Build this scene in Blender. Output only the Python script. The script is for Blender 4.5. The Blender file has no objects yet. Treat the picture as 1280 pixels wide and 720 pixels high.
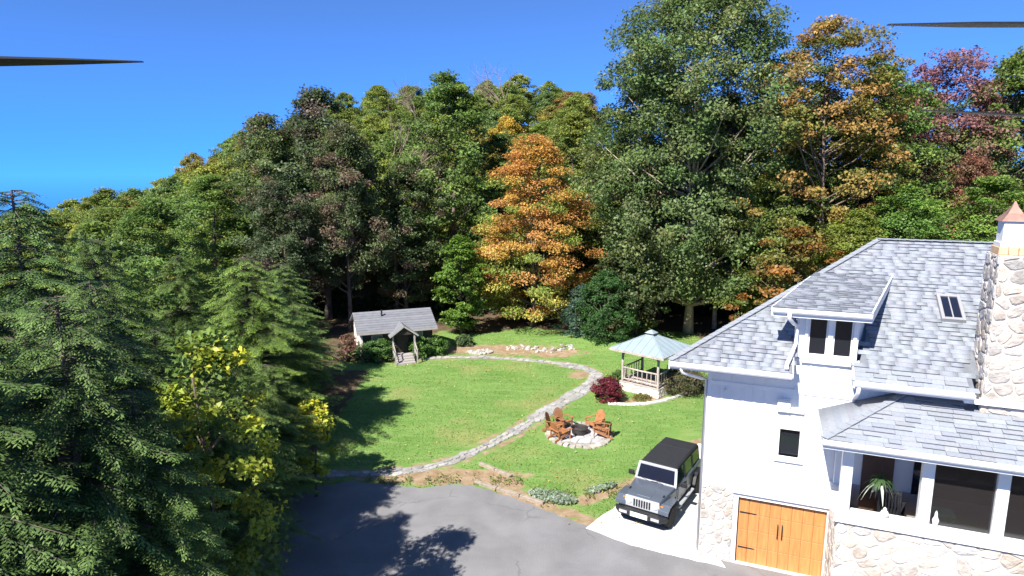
import bpy, bmesh, math, random
import numpy as np
from mathutils import Vector, Matrix, Euler

SC = bpy.context.scene
COL = SC.collection
R_ = math.radians

# ------------------------------------------------------------------ camera
cam_d = bpy.data.cameras.new('camera')
cam = bpy.data.objects.new('camera', cam_d)
COL.objects.link(cam)
cam.location = (0, 0, 11.5)
cam.rotation_euler = (R_(80), 0, 0)
cam_d.sensor_width = 36
cam_d.lens = 22.5
cam_d.clip_start = 0.02
cam_d.clip_end = 6000
SC.camera = cam

# ------------------------------------------------------------------ light
SUN_EL, SUN_AZ = 47.0, 217.0          # azimuth clockwise from +Y, direction towards the sun
W = bpy.data.worlds.new('World')
SC.world = W
W.use_nodes = True
wn = W.node_tree.nodes
bg = wn['Background']
sky = wn.new('ShaderNodeTexSky')
sky.sky_type = 'NISHITA'
sky.sun_disc = False
sky.sun_elevation = R_(SUN_EL)
sky.sun_rotation = R_(SUN_AZ)
sky.altitude = 20000
sky.air_density = 6.0
sky.dust_density = 0.0
sky.ozone_density = 10.0
W.node_tree.links.new(sky.outputs[0], bg.inputs[0])
bg.inputs[1].default_value = 0.104
sd = bpy.data.lights.new('sun', 'SUN')
sd.energy = 4.7
sd.angle = R_(0.53)
sd.color = (1.0, 0.955, 0.88)
sun = bpy.data.objects.new('sun', sd)
COL.objects.link(sun)
_to = Vector((math.sin(R_(SUN_AZ)) * math.cos(R_(SUN_EL)), math.cos(R_(SUN_AZ)) * math.cos(R_(SUN_EL)), math.sin(R_(SUN_EL))))
sun.rotation_euler = _to.to_track_quat('Z', 'Y').to_euler()
sun.location = (-5, -20, 40)
vs = SC.view_settings
vs.view_transform = 'Standard'
vs.look = 'None'
vs.exposure = 1.15
vs.gamma = 1
vs.use_curve_mapping = False
cy = SC.cycles
cy.use_denoising = True
cy.max_bounces = 6
cy.diffuse_bounces = 3
cy.glossy_bounces = 3
cy.transmission_bounces = 4
cy.transparent_max_bounces = 8
cy.caustics_reflective = False
cy.caustics_refractive = False
cy.use_adaptive_sampling = True
cy.adaptive_threshold = 0.02

# ------------------------------------------------------------------ materials
MATS = {}
def mat(name, col, rough=0.7, var=0.15, scale=3.0, bump=0.0, bscale=None, spec=0.4, metal=0.0, objcol=False,
        attr=False, stain=None, stain_scale=1.0, stain_amt=0.5, transl=0.0, distort=0.0, stretch=None, detail=5.0):
    if name in MATS:
        return MATS[name]
    m = bpy.data.materials.new(name)
    m.use_nodes = True
    nt = m.node_tree
    N, L = nt.nodes, nt.links
    p = N['Principled BSDF']
    out = N['Material Output']
    p.inputs['Roughness'].default_value = rough
    p.inputs['Specular IOR Level'].default_value = spec
    p.inputs['Metallic'].default_value = metal
    geo = N.new('ShaderNodeNewGeometry')
    vec = geo.outputs['Position']
    if stretch:
        tc = N.new('ShaderNodeTexCoord')
        mp = N.new('ShaderNodeMapping')
        mp.inputs['Scale'].default_value = stretch
        L.new(tc.outputs['Object'], mp.inputs['Vector'])
        vec = mp.outputs[0]
    nz = N.new('ShaderNodeTexNoise')
    nz.inputs['Scale'].default_value = scale
    nz.inputs['Detail'].default_value = detail
    nz.inputs['Distortion'].default_value = distort
    L.new(vec, nz.inputs['Vector'])
    mr = N.new('ShaderNodeMapRange')
    mr.inputs['From Min'].default_value = 0.3
    mr.inputs['From Max'].default_value = 0.7
    mr.inputs['To Min'].default_value = 1 - var
    mr.inputs['To Max'].default_value = 1 + var
    L.new(nz.outputs['Fac'], mr.inputs['Value'])
    vm = N.new('ShaderNodeVectorMath')
    vm.operation = 'SCALE'
    L.new(mr.outputs[0], vm.inputs['Scale'])
    vm.inputs[0].default_value = col[:3]
    cur = vm.outputs[0]
    if stain:
        n2 = N.new('ShaderNodeTexNoise')
        n2.inputs['Scale'].default_value = stain_scale
        n2.inputs['Detail'].default_value = 8
        n2.inputs['Roughness'].default_value = 0.65
        L.new(vec, n2.inputs['Vector'])
        r2 = N.new('ShaderNodeMapRange')
        r2.inputs['From Min'].default_value = 0.48
        r2.inputs['From Max'].default_value = 0.68
        r2.inputs['To Max'].default_value = stain_amt
        L.new(n2.outputs['Fac'], r2.inputs['Value'])
        mx = N.new('ShaderNodeMix')
        mx.data_type = 'RGBA'
        L.new(r2.outputs[0], mx.inputs[0])
        L.new(cur, mx.inputs[6])
        mx.inputs[7].default_value = (*stain, 1)
        cur = mx.outputs[2]
    def mul(a, b):
        v = N.new('ShaderNodeVectorMath')
        v.operation = 'MULTIPLY'
        L.new(a, v.inputs[0])
        L.new(b, v.inputs[1])
        return v.outputs[0]
    if objcol:
        oi = N.new('ShaderNodeObjectInfo')
        cur = mul(cur, oi.outputs['Color'])
    if attr:
        at = N.new('ShaderNodeAttribute')
        at.attribute_name = 'Col'
        cur = mul(cur, at.outputs['Color'])
    L.new(cur, p.inputs['Base Color'])
    if bump:
        b = N.new('ShaderNodeBump')
        b.inputs['Strength'].default_value = bump
        b.inputs['Distance'].default_value = 0.05
        n3 = N.new('ShaderNodeTexNoise')
        n3.inputs['Scale'].default_value = bscale or scale * 4
        n3.inputs['Detail'].default_value = 6
        L.new(vec, n3.inputs['Vector'])
        L.new(n3.outputs['Fac'], b.inputs['Height'])
        L.new(b.outputs[0], p.inputs['Normal'])
    if transl:
        t = N.new('ShaderNodeBsdfTranslucent')
        L.new(cur, t.inputs['Color'])
        ms = N.new('ShaderNodeMixShader')
        ms.inputs[0].default_value = transl
        L.new(p.outputs[0], ms.inputs[1])
        L.new(t.outputs[0], ms.inputs[2])
        L.new(ms.outputs[0], out.inputs['Surface'])
    MATS[name] = m
    return m

def glass_mat(name, tint=(0.02, 0.022, 0.03), alpha=0.35, rough=0.03):
    """window pane: part mirror, part see-through"""
    m = bpy.data.materials.new(name)
    m.use_nodes = True
    N, L = m.node_tree.nodes, m.node_tree.links
    p = N['Principled BSDF']
    p.inputs['Base Color'].default_value = (*tint, 1)
    p.inputs['Roughness'].default_value = rough
    p.inputs['Specular IOR Level'].default_value = 0.6
    t = N.new('ShaderNodeBsdfTransparent')
    t.inputs[0].default_value = (0.75, 0.78, 0.8, 1)
    ms = N.new('ShaderNodeMixShader')
    ms.inputs[0].default_value = alpha
    L.new(p.outputs[0], ms.inputs[1])
    L.new(t.outputs[0], ms.inputs[2])
    L.new(ms.outputs[0], N['Material Output'].inputs['Surface'])
    MATS[name] = m
    return m

M_leaf = mat('foliage', (1, 1, 1), rough=0.5, var=0.12, scale=0.6, attr=True, objcol=True, transl=0.38, spec=0.35)
M_needle = mat('needles', (1, 1, 1), rough=0.55, var=0.15, scale=0.5, attr=True, objcol=True, transl=0.3, spec=0.3)
M_bark = mat('bark', (0.115, 0.09, 0.07), rough=0.9, var=0.4, scale=3, bump=0.5, objcol=True)
M_white = mat('white_siding', (0.8, 0.8, 0.79), rough=0.6, var=0.03, scale=1.2)
M_trim = mat('white_trim', (0.8, 0.8, 0.8), rough=0.45, var=0.03, scale=2)
M_fascia = mat('fascia_paint', (0.74, 0.74, 0.74), rough=0.5, var=0.06, scale=2.5)
M_shingle = mat('shingle', (0.27, 0.29, 0.325), rough=0.9, var=0.09, scale=14, bump=0.3, bscale=60, objcol=True, attr=True, stain=(0.24, 0.24, 0.26), stain_scale=0.6, stain_amt=0.3)
M_deck = mat('roof_deck', (0.16, 0.17, 0.19), rough=0.95, var=0.15, scale=5)
M_stone = mat('wall_stone', (0.76, 0.72, 0.68), rough=0.85, var=0.22, scale=5, bump=0.6, bscale=14, objcol=True, stain=(0.42, 0.35, 0.29), stain_scale=3.0, stain_amt=0.4)
M_mortar = mat('mortar', (0.5, 0.465, 0.43), rough=0.95, var=0.1, scale=8, bump=0.4, bscale=30)
M_garage = mat('garage_wood', (0.52, 0.225, 0.075), rough=0.45, var=0.16, scale=2.2, stretch=(7, 7, 0.7), distort=0.6)
M_dark = mat('dark_metal', (0.02, 0.02, 0.022), rough=0.5, var=0.1, scale=4)
M_glass = glass_mat('window_glass')
M_screen = glass_mat('porch_glass', (0.035, 0.03, 0.03), 0.55, 0.08)
M_inner = mat('interior_paint', (0.32, 0.3, 0.3), rough=0.8, var=0.1, scale=2)
M_floor = mat('porch_floor', (0.16, 0.11, 0.08), rough=0.6, var=0.2, scale=3)
M_gutter = mat('gutter_metal', (0.78, 0.78, 0.79), rough=0.35, var=0.03, scale=3)
M_copper = mat('cap_copper', (0.34, 0.2, 0.16), rough=0.5, var=0.2, scale=6, metal=0.3)
M_clay = mat('clay_crown', (0.62, 0.42, 0.25), rough=0.85, var=0.15, scale=7)
M_concrete = mat('concrete', (0.6, 0.585, 0.55), rough=0.85, var=0.08, scale=2, stain=(0.42, 0.4, 0.36), stain_scale=1.3, stain_amt=0.5, bump=0.15, bscale=30)
M_curb = mat('curb_timber', (0.3, 0.25, 0.2), rough=0.9, var=0.25, scale=6, bump=0.4)
M_flag = mat('flagstone', (0.31, 0.305, 0.295), rough=0.85, var=0.16, scale=4, objcol=True, bump=0.4, bscale=12)
M_rock = mat('rock', (0.46, 0.44, 0.41), rough=0.9, var=0.25, scale=4, objcol=True, bump=0.6, bscale=8)
M_log = mat('grey_log', (0.42, 0.36, 0.33), rough=0.85, var=0.25, scale=5, bump=0.4)
M_gazroof = mat('gazebo_metal', (0.27, 0.335, 0.375), rough=0.4, var=0.06, scale=2, spec=0.5)
M_cabin = mat('cabin_boards', (0.045, 0.032, 0.028), rough=0.75, var=0.3, scale=5, objcol=True)
M_cabroof = mat('cabin_roof', (0.175, 0.18, 0.2), rough=0.8, var=0.12, scale=3, objcol=True)
M_cabstone = mat('cabin_stone', (0.6, 0.55, 0.52), rough=0.9, var=0.2, scale=3, objcol=True)
M_cabtrim = mat('cabin_trim', (0.36, 0.33, 0.31), rough=0.7, var=0.1, scale=3)
M_cedar = mat('cedar', (0.31, 0.145, 0.07), rough=0.6, var=0.22, scale=6, objcol=True)
M_soot = mat('soot_steel', (0.035, 0.03, 0.03), rough=0.7, var=0.3, scale=6)
M_car = mat('car_paint', (0.105, 0.125, 0.16), rough=0.28, var=0.03, scale=1, spec=0.6, metal=0.25)
M_carblk = mat('car_black', (0.018, 0.018, 0.021), rough=0.55, var=0.15, scale=4, spec=0.4)
M_top = mat('car_top', (0.022, 0.023, 0.027), rough=0.8, var=0.1, scale=8, spec=0.3)
M_tyre = mat('tyre_rubber', (0.02, 0.02, 0.02), rough=0.85, var=0.15, scale=8)
M_alloy = mat('alloy', (0.55, 0.55, 0.57), rough=0.3, var=0.05, scale=3, metal=0.8)
M_silver = mat('silver_paint', (0.5, 0.51, 0.54), rough=0.35, var=0.04, scale=3, metal=0.3)
M_lamp = mat('lamp_lens', (0.75, 0.75, 0.75), rough=0.1, var=0.05, scale=6, spec=0.8)
M_carglass = mat('car_glass', (0.012, 0.015, 0.03), rough=0.05, var=0.1, scale=2, spec=0.7)
M_plate = mat('plate_white', (0.75, 0.75, 0.76), rough=0.5, var=0.05, scale=5)
M_amber = mat('amber_lens', (0.6, 0.22, 0.03), rough=0.2, var=0.05, scale=5)

# ------------------------------------------------------------------ mesh helpers
def link(o, parent=None, label=None, cat=None, group=None, kind=None):
    COL.objects.link(o)
    if parent is not None:
        o.parent = parent
    if label: o['label'] = label
    if cat: o['category'] = cat
    if group: o['group'] = group
    if kind: o['kind'] = kind
    return o

def empty(name, loc, rz=0.0, label=None, cat=None, group=None, kind=None, scale=None):
    o = bpy.data.objects.new(name, None)
    o.location = loc
    o.rotation_euler = (0, 0, rz)
    if scale: o.scale = scale
    o.empty_display_size = 0.3
    return link(o, None, label, cat, group, kind)

class MB:
    def __init__(s):
        s.v, s.f = [], []
    def poly(s, pts):
        n = len(s.v)
        s.v += [tuple(p) for p in pts]
        s.f.append(tuple(range(n, n + len(pts))))
        return s
    def hexa(s, p):
        n = len(s.v)
        s.v += [tuple(q) for q in p]
        for f in ((0, 3, 2, 1), (4, 5, 6, 7), (0, 1, 5, 4), (1, 2, 6, 5), (2, 3, 7, 6), (3, 0, 4, 7)):
            s.f.append(tuple(n + i for i in f))
        return s
    def box(s, x0, x1, y0, y1, z0, z1):
        return s.hexa([(x0, y0, z0), (x1, y0, z0), (x1, y1, z0), (x0, y1, z0), (x0, y0, z1), (x1, y0, z1), (x1, y1, z1), (x0, y1, z1)])
    def prism(s, pts, d):
        n = len(s.v); k = len(pts)
        s.v += [tuple(p) for p in pts] + [(p[0] + d[0], p[1] + d[1], p[2] + d[2]) for p in pts]
        s.f.append(tuple(n + i for i in reversed(range(k))))
        s.f.append(tuple(n + k + i for i in range(k)))
        for i in range(k):
            j = (i + 1) % k
            s.f.append((n + i, n + j, n + k + j, n + k + i))
        return s
    def bar(s, a, b, w, h, up=(0, 0, 1)):
        a, b = Vector(a), Vector(b)
        d = (b - a).normalized()
        u = Vector(up)
        if abs(d.dot(u)) > 0.98: u = Vector((0, 1, 0))
        x = d.cross(u).normalized() * (w / 2)
        y = x.cross(d).normalized() * (h / 2)
        return s.hexa([a - x - y, a + x - y, b + x - y, b - x - y, a - x + y, a + x + y, b + x + y, b - x + y])
    def tube(s, pts, rad, n=6, cap=True):
        pts = [Vector(p) for p in pts]
        if not hasattr(rad, '__len__'): rad = [rad] * len(pts)
        base = len(s.v)
        ref = Vector((0.31, 0.17, 0.93)).normalized()
        for i, p in enumerate(pts):
            d = (pts[min(i + 1, len(pts) - 1)] - pts[max(i - 1, 0)]).normalized()
            r0 = ref if abs(d.dot(ref)) < 0.95 else Vector((1, 0, 0))
            x = d.cross(r0).normalized(); y = d.cross(x)
            for k in range(n):
                a = 2 * math.pi * k / n
                s.v.append(tuple(p + (x * math.cos(a) + y * math.sin(a)) * rad[i]))
        for i in range(len(pts) - 1):
            for k in range(n):
                a = base + i * n + k; b = base + i * n + (k + 1) % n
                s.f.append((a, b, b + n, a + n))
        if cap:
            s.f.append(tuple(base + k for k in range(n)))
            e = base + (len(pts) - 1) * n
            s.f.append(tuple(e + k for k in reversed(range(n))))
        return s
    def lathe(s, prof, n=16, c=(0, 0, 0), axis='z'):
        base = len(s.v)
        for r, z in prof:
            for k in range(n):
                a = 2 * math.pi * k / n
                q = (r * math.cos(a), r * math.sin(a), z)
                if axis == 'x': q = (z, r * math.cos(a), r * math.sin(a))
                s.v.append((c[0] + q[0], c[1] + q[1], c[2] + q[2]))
        for i in range(len(prof) - 1):
            for k in range(n):
                a = base + i * n + k; b = base + i * n + (k + 1) % n
                s.f.append((a, b, b + n, a + n))
        s.f.append(tuple(base + k for k in reversed(range(n))))
        e = base + (len(prof) - 1) * n
        s.f.append(tuple(e + k for k in range(n)))
        return s
    def mesh(s, name, m=None, bevel=0.0, smooth=False, seg=2):
        me = bpy.data.meshes.new(name)
        me.from_pydata(s.v, [], s.f)
        bm = bmesh.new(); bm.from_mesh(me)
        bmesh.ops.recalc_face_normals(bm, faces=bm.faces)
        if bevel:
            ed = [e for e in bm.edges if len(e.link_faces) == 2 and e.calc_face_angle(0) > 0.5]
            bmesh.ops.bevel(bm, geom=ed, offset=bevel, segments=seg, affect='EDGES', clamp_overlap=True, profile=0.5)
        bm.to_mesh(me); bm.free()
        if smooth:
            me.shade_smooth()
        if m: me.materials.append(m)
        return me
    def build(s, name, m, parent=None, bevel=0.0, smooth=False, seg=2, **kw):
        o = bpy.data.objects.new(name, s.mesh(name, m, bevel, smooth, seg))
        return link(o, parent, **kw)

def npmesh(name, V, F, m, cols=None, smooth=False):
    """V (n,3), F (k,4) quads; cols (n,3)"""
    V = np.ascontiguousarray(V, np.float32); F = np.ascontiguousarray(F, np.int32)
    me = bpy.data.meshes.new(name)
    me.vertices.add(len(V)); me.vertices.foreach_set('co', V.ravel())
    k = F.shape[1]
    me.loops.add(F.size); me.loops.foreach_set('vertex_index', F.ravel())
    me.polygons.add(len(F))
    me.polygons.foreach_set('loop_start', np.arange(0, F.size, k, dtype=np.int32))
    if smooth: me.polygons.foreach_set('use_smooth', np.ones(len(F), bool))
    me.update(calc_edges=True)
    if cols is not None:
        a = me.color_attributes.new('Col', 'FLOAT_COLOR', 'POINT')
        c = np.ones((len(V), 4), np.float32); c[:, :3] = cols
        a.data.foreach_set('color', c.ravel())
    me.materials.append(m)
    return me

def copy_tree(o, parent=None):
    c = o.copy()
    COL.objects.link(c)
    c.parent = parent
    for ch in o.children:
        copy_tree(ch, c)
    return c

def sstep(x, a, b):
    t = np.clip((x - a) / (b - a), 0, 1)
    return t * t * (3 - 2 * t)

# ------------------------------------------------------------------ terrain
def hill(x, y):
    x = np.asarray(x, float); y = np.asarray(y, float)
    up = 21.5 * sstep(y, 49, 135) * sstep(x, -100, -12) * (1 - 0.42 * sstep(x, 2, 34))
    down = -11.0 * sstep(-x, 25, 100) * sstep(y, 30, 110)
    roll = 0.35 * np.sin(x * 0.21 + 1.3) * np.sin(y * 0.17) * sstep(y, 50, 70)
    far = -75 * sstep(np.hypot(x, y), 165, 520) - 0.16 * np.maximum(np.hypot(x, y) - 480, 0) - 14 * sstep(y, 190, 320) * sstep(x, -105, -15)
    mound = 0.55 * np.exp(-((x - 6.5) ** 2 / 14 + (y - 43.5) ** 2 / 8))
    return up + down + roll + far + mound

def grid_mesh(name, xs, ys, m, dz=0.0, attrs=None):
    X, Y = np.meshgrid(xs, ys)
    Z = hill(X, Y) + dz
    V = np.stack([X.ravel(), Y.ravel(), Z.ravel()], 1)
    nx, ny = len(xs), len(ys)
    i = (np.arange(ny - 1)[:, None] * nx + np.arange(nx - 1)[None]).ravel()
    F = np.stack([i, i + 1, i + nx + 1, i + nx], 1)
    me = npmesh(name, V, F, m, smooth=True)
    for k, fn in (attrs or {}).items():
        a = me.attributes.new(k, 'FLOAT', 'POINT')
        a.data.foreach_set('value', np.ascontiguousarray(fn(X, Y).ravel(), np.float32))
    return me

def floor_mat():
    return mat('forest_floor', (0.10, 0.075, 0.05), rough=0.95, var=0.5, scale=1.2, bump=0.5, bscale=6, stain=(0.06, 0.075, 0.03), stain_scale=0.3, stain_amt=0.7)

def far_axis(lo, hi, fine0, fine1, step):
    a = list(np.arange(fine0, fine1 + 1e-6, step))
    s, x = step, fine0
    L = []
    while x > lo: s *= 1.35; x -= s; L.append(x)
    s, x = step, fine1
    H = []
    while x < hi: s *= 1.35; x += s; H.append(x)
    return np.array(L[::-1] + a + H)

link(bpy.data.objects.new('ground', grid_mesh('ground', far_axis(-2500, 2500, -130, 130, 3.0), far_axis(-800, 4000, -20, 330, 3.0), floor_mat(), dz=-0.06)),
     label='brown leaf littered woodland ground under the trees', kind='structure')

def lawn_mat():
    m = bpy.data.materials.new('lawn_grass'); m.use_nodes = True
    N, L = m.node_tree.nodes, m.node_tree.links
    p = N['Principled BSDF']; p.inputs['Roughness'].default_value = 0.85; p.inputs['Specular IOR Level'].default_value = 0.2
    geo = N.new('ShaderNodeNewGeometry')
    def noise(sc, det=6, rough=0.6, vec=None):
        n = N.new('ShaderNodeTexNoise'); n.inputs['Scale'].default_value = sc
        n.inputs['Detail'].default_value = det; n.inputs['Roughness'].default_value = rough
        L.new(vec or geo.outputs['Position'], n.inputs['Vector']); return n.outputs['Fac']
    def ramp(f, a, b, lo=0.0, hi=1.0):
        r = N.new('ShaderNodeMapRange'); r.inputs['From Min'].default_value = a; r.inputs['From Max'].default_value = b
        r.inputs['To Min'].default_value = lo; r.inputs['To Max'].default_value = hi
        L.new(f, r.inputs['Value']); return r.outputs[0]
    def mix(f, a, b):
        x = N.new('ShaderNodeMix'); x.data_type = 'RGBA'
        L.new(f, x.inputs[0])
        for k, c in ((6, a), (7, b)):
            if isinstance(c, tuple): x.inputs[k].default_value = (*c, 1)
            else: L.new(c, x.inputs[k])
        return x.outputs[2]
    mp = N.new('ShaderNodeMapping'); mp.inputs['Rotation'].default_value = (0, 0, R_(35)); mp.inputs['Scale'].default_value = (0.5, 3.0, 1)
    L.new(geo.outputs['Position'], mp.inputs['Vector'])
    c = mix(ramp(noise(0.55), 0.35, 0.65), (0.115, 0.225, 0.045), (0.17, 0.285, 0.07))
    c = mix(ramp(noise(7, 8, 0.75), 0.42, 0.72, 0, 0.7), c, (0.11, 0.19, 0.045))
    c = mix(ramp(noise(1.0, 5, 0.6, mp.outputs[0]), 0.48, 0.72, 0, 0.7), c, (0.23, 0.3, 0.11))
    c = mix(ramp(noise(0.25, 4), 0.52, 0.68, 0, 0.65), c, (0.27, 0.26, 0.1))
    d = mix(ramp(noise(2.5, 8, 0.7), 0.4, 0.62), (0.25, 0.165, 0.095), (0.36, 0.27, 0.18))
    d = mix(ramp(noise(9, 8, 0.8), 0.55, 0.7), d, (0.14, 0.15, 0.05))
    at = N.new('ShaderNodeAttribute'); at.attribute_name = 'dirt'
    ad = N.new('ShaderNodeMath'); ad.operation = 'ADD'
    L.new(at.outputs['Fac'], ad.inputs[0])
    L.new(ramp(noise(1.6, 8, 0.7), 0.25, 0.75, -0.45, 0.45), ad.inputs[1])
    c = mix(ramp(ad.outputs[0], 0.38, 0.62), c, d)
    f = mix(ramp(noise(3, 8, 0.7), 0.4, 0.62), (0.075, 0.055, 0.036), (0.15, 0.105, 0.06))
    af = N.new('ShaderNodeAttribute'); af.attribute_name = 'forest'
    a2 = N.new('ShaderNodeMath'); a2.operation = 'ADD'
    L.new(af.outputs['Fac'], a2.inputs[0])
    L.new(ramp(noise(1.1, 7, 0.7), 0.25, 0.75, -0.4, 0.4), a2.inputs[1])
    c = mix(ramp(a2.outputs[0], 0.4, 0.6), c, f)
    L.new(c, p.inputs['Base Color'])
    b = N.new('ShaderNodeBump'); b.inputs['Strength'].default_value = 0.6; b.inputs['Distance'].default_value = 0.04
    L.new(noise(16, 6, 0.7), b.inputs['Height']); L.new(b.outputs[0], p.inputs['Normal'])
    return m

def ell(X, Y, cx, cy_, rx, ry, rot=0.0):
    c, s = math.cos(R_(rot)), math.sin(R_(rot))
    u = (X - cx) * c + (Y - cy_) * s; v = -(X - cx) * s + (Y - cy_) * c
    return np.clip(1.35 - np.sqrt((u / rx) ** 2 + (v / ry) ** 2), 0, 1)
def seg_d(X, Y, a, b):
    ax, ay = a; bx, by = b
    t = np.clip(((X - ax) * (bx - ax) + (Y - ay) * (by - ay)) / ((bx - ax) ** 2 + (by - ay) ** 2), 0, 1)
    return np.hypot(X - ax - t * (bx - ax), Y - ay - t * (by - ay))

DRIVE = [(-9.5, 8), (-9.2, 20.0), (-7.6, 22.2), (-6.1, 22.75), (-4.6, 22.45), (-3.3, 22.2), (-2.2, 22.5), (-1.5, 22.45), (0.0, 21.5), (1.64, 20.25), (2.5, 19.55), (3.8, 18.6), (5.7, 17.75), (6.6, 17.95), (9.6, 16.85), (9.8, 15.0), (13.5, 13.0), (13.5, 8)]
PATH = [(-8.4, 23.3), (-6.6, 23.35), (-5.0, 23.4), (-3.6, 23.8), (-2.5, 24.45), (-1.0, 26.1), (0.4, 28.0), (2.0, 30.55), (3.7, 33.1), (4.75, 34.9), (4.95, 36.1), (4.5, 37.2), (3.0, 38.2), (1.0, 39.0), (-2.0, 39.65), (-4.6, 39.55), (-6.6, 39.25)]
def dirtf(X, Y):
    d = ell(X, Y, -2.6, 23.15, 3.9, 0.75)
    d = np.maximum(d, ell(X, Y, -0.5, 22.7, 1.5, 0.75, -40))
    d = np.maximum(d, np.clip(0.9 - seg_d(X, Y, (-0.2, 21.9), (2.6, 19.9)) / 0.8, 0, 1))
    d = np.maximum(d, ell(X, Y, 3.2, 21.75, 1.6, 0.45, 38) * 0.9)
    d = np.maximum(d, np.clip(0.8 - seg_d(X, Y, (4.2, 22.3), (8.2, 26.6)) / 0.6, 0, 1))
    d = np.maximum(d, ell(X, Y, -1.0, 41.4, 4.8, 1.5, -3))
    d = np.maximum(d, ell(X, Y, 2.8, 40.3, 2.6, 1.0) * 0.75)
    d = np.maximum(d, ell(X, Y, 3.9, 36.0, 0.9, 1.0) * 0.8)
    d = np.maximum(d, ell(X, Y, -8.6, 39.3, 2.2, 0.8))
    d = np.maximum(d, ell(X, Y, 6.9, 31.7, 2.2, 0.8, 12) * 0.7)
    for a, b in zip(PATH[:-1], PATH[1:]):
        d = np.maximum(d, np.clip(0.62 - np.abs(seg_d(X, Y, a, b) - 0.45) / 0.55, 0, 1))
    return d
def forestf(X, Y):
    edge = 46.2 - 1.2 * sstep(X, 1, 3) + 1.0 * np.sin(X * 0.8) * 0.4 + 1.4 * sstep(X, -3, 2) - 4.5 * sstep(-X, 5.2, 8) 
    f = np.clip(0.5 + (Y - edge) / 2.0, 0, 1)
    f = np.maximum(f, np.clip(0.5 + (-X - 8.2 - 0.03 * (Y - 22)) / 1.2, 0, 1) * (Y < 37))
    f = np.maximum(f, np.clip(0.5 + (-X - 10.8) / 1.2, 0, 1))
    f = np.maximum(f, np.clip(0.5 + (X - 13.5) / 2, 0, 1) * (Y > 36))
    return f
link(bpy.data.objects.new('lawn', grid_mesh('lawn', np.arange(-24, 34.01, 0.25), np.arange(7, 54.01, 0.25), lawn_mat(), dz=-0.004, attrs={'dirt': dirtf, 'forest': forestf})),
     label='bright green mown lawn with bare dirt patches', kind='structure')

# driveway
def asphalt_mat():
    m = mat('asphalt', (0.195, 0.193, 0.198), rough=0.9, var=0.16, scale=0.8, stain=(0.215, 0.21, 0.21), stain_scale=0.55, stain_amt=0.6, bump=0.35, bscale=45, distort=0.4)
    N, L = m.node_tree.nodes, m.node_tree.links
    p = N['Principled BSDF']
    src = p.inputs['Base Color'].links[0].from_socket
    geo = N.new('ShaderNodeNewGeometry')
    nz = N.new('ShaderNodeTexNoise'); nz.inputs['Scale'].default_value = 1.1; nz.inputs['Detail'].default_value = 6
    L.new(geo.outputs['Position'], nz.inputs['Vector'])
    va = N.new('ShaderNodeVectorMath'); va.operation = 'MULTIPLY_ADD'
    L.new(nz.outputs['Color'], va.inputs[0]); va.inputs[1].default_value = (0.9, 0.9, 0); L.new(geo.outputs['Position'], va.inputs[2])
    vo = N.new('ShaderNodeTexVoronoi'); vo.feature = 'DISTANCE_TO_EDGE'; vo.inputs['Scale'].default_value = 0.32
    L.new(va.outputs[0], vo.inputs['Vector'])
    lt = N.new('ShaderNodeMapRange'); lt.inputs['From Min'].default_value = 0.004; lt.inputs['From Max'].default_value = 0.012
    lt.inputs['To Min'].default_value = 0.28; lt.inputs['To Max'].default_value = 0
    L.new(vo.outputs['Distance'], lt.inputs['Value'])
    n2 = N.new('ShaderNodeTexNoise'); n2.inputs['Scale'].default_value = 0.45; L.new(geo.outputs['Position'], n2.inputs['Vector'])
    mk = N.new('ShaderNodeMapRange'); mk.inputs['From Min'].default_value = 0.5; mk.inputs['From Max'].default_value = 0.58
    L.new(n2.outputs['Fac'], mk.inputs['Value'])
    mu = N.new('ShaderNodeMath'); mu.operation = 'MULTIPLY'; L.new(lt.outputs[0], mu.inputs[0]); L.new(mk.outputs[0], mu.inputs[1])
    # fine specks of aggregate
    n4 = N.new('ShaderNodeTexNoise'); n4.inputs['Scale'].default_value = 22; n4.inputs['Detail'].default_value = 4
    L.new(geo.outputs['Position'], n4.inputs['Vector'])
    sp = N.new('ShaderNodeMapRange'); sp.inputs['From Min'].default_value = 0.62; sp.inputs['From Max'].default_value = 0.75; sp.inputs['To Max'].default_value = 0.4
    L.new(n4.outputs['Fac'], sp.inputs['Value'])
    m1 = N.new('ShaderNodeMix'); m1.data_type = 'RGBA'; L.new(sp.outputs[0], m1.inputs[0]); L.new(src, m1.inputs[6]); m1.inputs[7].default_value = (0.3, 0.3, 0.3, 1)
    m2 = N.new('ShaderNodeMix'); m2.data_type = 'RGBA'; L.new(mu.outputs[0], m2.inputs[0]); L.new(m1.outputs[2], m2.inputs[6]); m2.inputs[7].default_value = (0.05, 0.05, 0.05, 1)
    L.new(m2.outputs[2], p.inputs['Base Color'])
    return m
rng = random.Random(5)
def rough_outline(pts, step=0.22, amp=0.06, closed=True):
    out = []
    n = len(pts)
    for i in range(n if closed else n - 1):
        a = Vector(pts[i]); b = Vector(pts[(i + 1) % n])
        k = max(1, int((b - a).length / step))
        nn = Vector((-(b - a).y, (b - a).x)).normalized()
        for j in range(k):
            q = a + (b - a) * (j / k) + nn * rng.uniform(-amp, amp)
            out.append((q.x, q.y))
    return out
mb = MB()
mb.prism([(x, y, -0.02) for x, y in rough_outline(DRIVE)], (0, 0, 0.034))
mb.build('driveway', asphalt_mat(), label='grey weathered asphalt driveway', kind='structure')

# concrete pad beside the house
PAD = [(2.42, 19.45), (3.84, 21.05), (4.85, 22.2), (6.6, 24.4), (8.1, 26.2), (8.9, 25.8), (6.3, 17.7), (6.35, 17.3), (5.6, 17.6), (3.75, 18.45)]
MB().prism([(x, y, -0.02) for x, y in rough_outline(PAD, 0.25, 0.03)], (0, 0, 0.055)).build('concrete_pad', M_concrete, label='pale concrete parking pad between driveway and house', kind='structure')

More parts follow.
